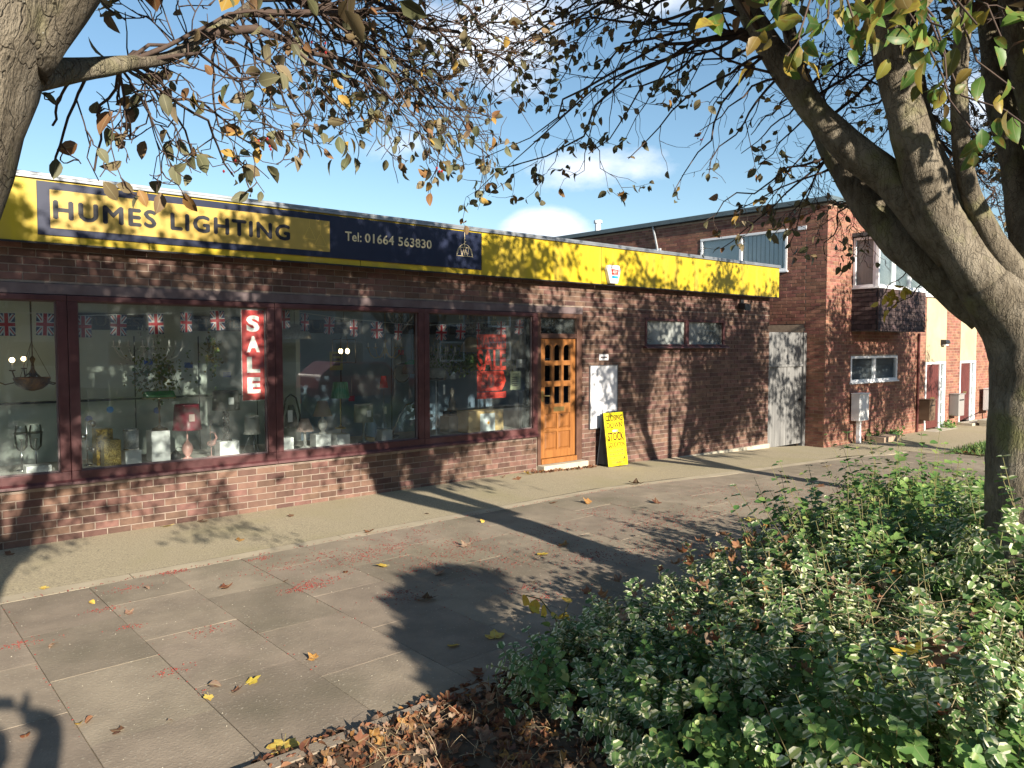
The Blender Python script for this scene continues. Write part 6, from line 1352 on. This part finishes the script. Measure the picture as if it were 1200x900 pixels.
# grass and weeds at the far bed and house foot
n = 5000; x = NR.uniform(17.3, 24, n); y = NR.uniform(5.2, 6.25, n); d = rdir(n)*.5; d[:, 2] = 1
scatter_mesh('grass', 'shrub_green', leaf_t(.05), np.stack([x, y, np.array([G(a) for a in x])], 1), frames(d, rdir(n)), NR.uniform(.05, .16, n), None, kind='stuff')
for u, v, lab in ((1030, 512, 'leafy weed growing at the foot of the house wall'), (1052, 512, 'small weed at the wall nearest the drainpipe'), (1115, 500, 'clump of green weeds beside the first doorstep')):
    p = on_y(u, 400, HY-.15); t = thing('weed', lab, 'plant', (p.x, HY-.15, -.28)); n = 90; T = NR.normal(size=(n, 3))*np.array([.16, .07, .10]); T[:, 2] = np.abs(T[:, 2]); d = rdir(n); d[:, 2] = abs(d[:, 2])
    scatter_mesh('foliage', 'shrub_green', leaf_t(.4), T, frames(d, rdir(n)), NR.uniform(.06, .10, n), t, kind='stuff'); m = MB()
    for i in range(6): m.tube([(0, 0, -.05), tuple(T[i])], .004, 3)
    m.build('stem', 'stem_green', t)

# ------------------------------------------------------------------ the photographer (their shadow falls at the lower left)
def skin(name, verts, edges, rad, mat, parent, root=0, sub=2):
    me = bpy.data.meshes.new(name); me.from_pydata(verts, edges, []); o = link(name, me, parent)
    md = o.modifiers.new('skin', 'SKIN'); md.use_smooth_shade = True; sv = me.skin_vertices[0].data if me.skin_vertices else None
    if sv is None:
        bm = bpy.context
        import bmesh as B_; b = B_.new(); b.from_mesh(me); b.verts.layers.skin.verify(); b.to_mesh(me); b.free(); sv = me.skin_vertices[0].data
    for i, r in enumerate(rad): sv[i].radius = (r, r) if isinstance(r, float) else r
    for i in range(len(verts)): sv[i].use_root = (i == root)
    ss = o.modifiers.new('subdivision', 'SUBSURF'); ss.levels = ss.render_levels = sub; me.materials.append(MATS[mat]); return o
per = thing('person', 'person in a dark jacket and jeans holding up a phone to take the picture', 'person', (-.114, -.262, 0), HEAD-R(90))
# person space: y forward (view direction), x right; phone lens at camera
bv = [(0, 0, .95), (0, 0, 1.12), (0, -.01, 1.30), (0, -.02, 1.44), (0, .0, 1.53), (0, .02, 1.60), (0, .03, 1.69), (0, .02, 1.76),
      (.19, -.02, 1.43), (.215, .225, 1.725), (.08, .19, 1.775), (-.19, -.02, 1.43), (-.40, .10, 1.58), (-.235, .19, 1.775),
      (.10, 0, .90), (.11, .03, .50), (.12, -.02, .09), (.12, .15, .04), (-.10, 0, .90), (-.12, .02, .50), (-.14, -.04, .09), (-.14, .13, .04)]
bv = [(x, y, z*1.06) for x, y, z in bv]
be = [(0, 1), (1, 2), (2, 3), (3, 4), (4, 5), (5, 6), (6, 7), (3, 8), (8, 9), (9, 10), (3, 11), (11, 12), (12, 13), (0, 14), (14, 15), (15, 16), (16, 17), (0, 18), (18, 19), (19, 20), (20, 21)]
br = [(.17, .12), (.155, .11), (.18, .12), (.16, .10), .055, .062, (.078, .095), (.06, .07), .085, .07, .05, .085, .07, .05, .10, .062, .045, .042, .10, .062, .045, .042]
br = [r if isinstance(r, tuple) else float(r) for r in br]
skin('body', bv, be, br, 'jacket', per)
skin('trousers', [bv[0], bv[14], bv[15], bv[16], bv[18], bv[19], bv[20]], [(0, 1), (1, 2), (2, 3), (0, 4), (4, 5), (5, 6)], [(.178, .128), .108, .070, .056, .108, .070, .056], 'jeans', per)
n_before = set(per.children)
m = MB(); m.lathe([(.01, 1.80), (.06, 1.79), (.095, 1.74), (.10, 1.68), (.09, 1.63)], (0, .015, 0), 16, sy=1.15); m.build('hair', 'hair', per, smooth=True)
hd = MB(); hd.lathe([(.03, 1.555), (.055, 1.575), (.072, 1.62), (.080, 1.68), (.076, 1.73), (.04, 1.785)], (0, .045, 0), 16, sy=1.1); h_ = hd.build('face', 'skin', per, smooth=True)
m = MB(); m.ball((0, .135, 1.655), .014, 6, sz=1.5); m.build('nose', 'skin', h_, smooth=True); bx('mouth', 'berry', h_, -.022, .022, .118, .126, 1.612, 1.619)
for s in (-1, 1): m = MB(); m.ball((s*.030, .122, 1.685), .011, 6); m.build('eye', 'poster_white', h_, smooth=True); m = MB(); m.ball((s*.083, .04, 1.665), .022, 6, sz=1.5); m.build('ear', 'skin', h_, smooth=True)
for o in set(per.children)-n_before: o.location.z += .10
for s, w_ in ((1, Vector(bv[10])), (-1, Vector(bv[13]))):
    hv = [tuple(w_), tuple(w_+Vector((-s*.01, .05, .035)))]; he = [(0, 1)]; hr_ = [(.03, .022), (.036, .016)]
    for k in range(4):
        b = w_+Vector((-s*(.0+.004*k), .07, .075-.021*k)); ln = (.9, 1.0, .95, .78)[k]; i0 = len(hv)
        hv += [tuple(b), tuple(b+Vector((-s*.022, .026*ln, .004))), tuple(b+Vector((-s*.046*ln, .018*ln, .004)))]; he += [(1, i0), (i0, i0+1), (i0+1, i0+2)]; hr_ += [.010, .009, .0075]
    i0 = len(hv); b = w_+Vector((-s*.02, .03, .01)); hv += [tuple(b), tuple(b+Vector((-s*.03, .015, .018))), tuple(b+Vector((-s*.05, .01, .03)))]; he += [(1, i0), (i0, i0+1), (i0+1, i0+2)]; hr_ += [.013, .011, .009]
    skin('hand', hv, he, hr_, 'skin', per)
ph = thing('phone', 'black mobile phone held up landscape by the photographer', 'phone', (CP-CF*.014), HEAD-R(90)); ph.rotation_euler = (-math.atan(45/915.), 0, HEAD-R(90)); bx('phone_body', 'black_metal', ph, -.078, .088, -.004, .004, -.055, .020, bevel=.003); bx('screen', 'car_glass', ph, -.075, .085, -.0055, -.0045, -.052, .017)

# ------------------------------------------------------------------ across the road: what the shop glass mirrors
cr = thing('parked_car', 'red hatchback parked across the road, mirrored in the third window', 'car', (13.6, -6.3, -.04))
pr = [(-2.0, .28), (2.0, .28), (2.08, .5), (2.0, .78), (1.0, .95), (.45, 1.42), (-1.35, 1.46), (-1.95, 1.0), (-2.06, .6)]
MB().prism(pr, 'y', -.86, .86).build('body', 'car_paint', cr, bevel=.06)
for s in (-1, 1):
    g = MB(); y0, y1 = sorted((s*.862, s*.874)); g.prism([(-1.55, 1.0), (.82, .97), (.40, 1.36), (-1.3, 1.39)], 'y', y0, y1); g.build('side_window', 'car_glass', cr)
    for x in (-1.3, 1.3):
        w = MB(); w.tube([(x, s*.70, .30), (x, s*.88, .30)], .31, 20); wo_ = w.build('wheel', 'tyre', cr); w = MB(); w.tube([(x, s*.882, .30), (x, s*.892, .30)], .19, 14); w.build('rim', 'chrome', wo_)
    bx('headlight', 'white_panel', cr, 2.02, 2.09, s*.70-.12, s*.70+.12, .60, .74)
g = MB(); g.add([(1.0, -.7, .965), (1.0, .7, .965), (.5, .62, 1.40), (.5, -.62, 1.40)], [(0, 1, 2, 3)]); g.build('windscreen', 'car_glass', cr)
def terrace(label, x0, x1, mat, n):
    ops = thing('opposite_house', label, 'house', (0, -24, 0)); bx('wall', mat, ops, x0, x1, -8, 0, -.3, 5.6); MB().prism([(-8.4, 5.6), (.4, 5.6), (-4, 8.6)], 'x', x0-.1, x1+.1).build('roof', 'roof_felt', ops)
    for k in range(n):
        xw = x0+1.5+(x1-x0-3)*k/n
        for z in (.9, 3.2):
            f = bx('window', 'upvc', ops, xw, xw+2, .001, .06, z, z+1.3); bx('pane', 'car_glass', f, xw+.1, xw+1.9, .061, .066, z+.1, z+1.2)
pm('brick_far', (.12, .07, .05), (.09, .055, .04), 2, .9)
terrace('pale rendered terrace across the road, mirrored in the left windows', -16, 27.5, 'render_pale', 10); terrace('dark brick terrace across the road, mirrored in the right window', 28, 112, 'brick_far', 20)
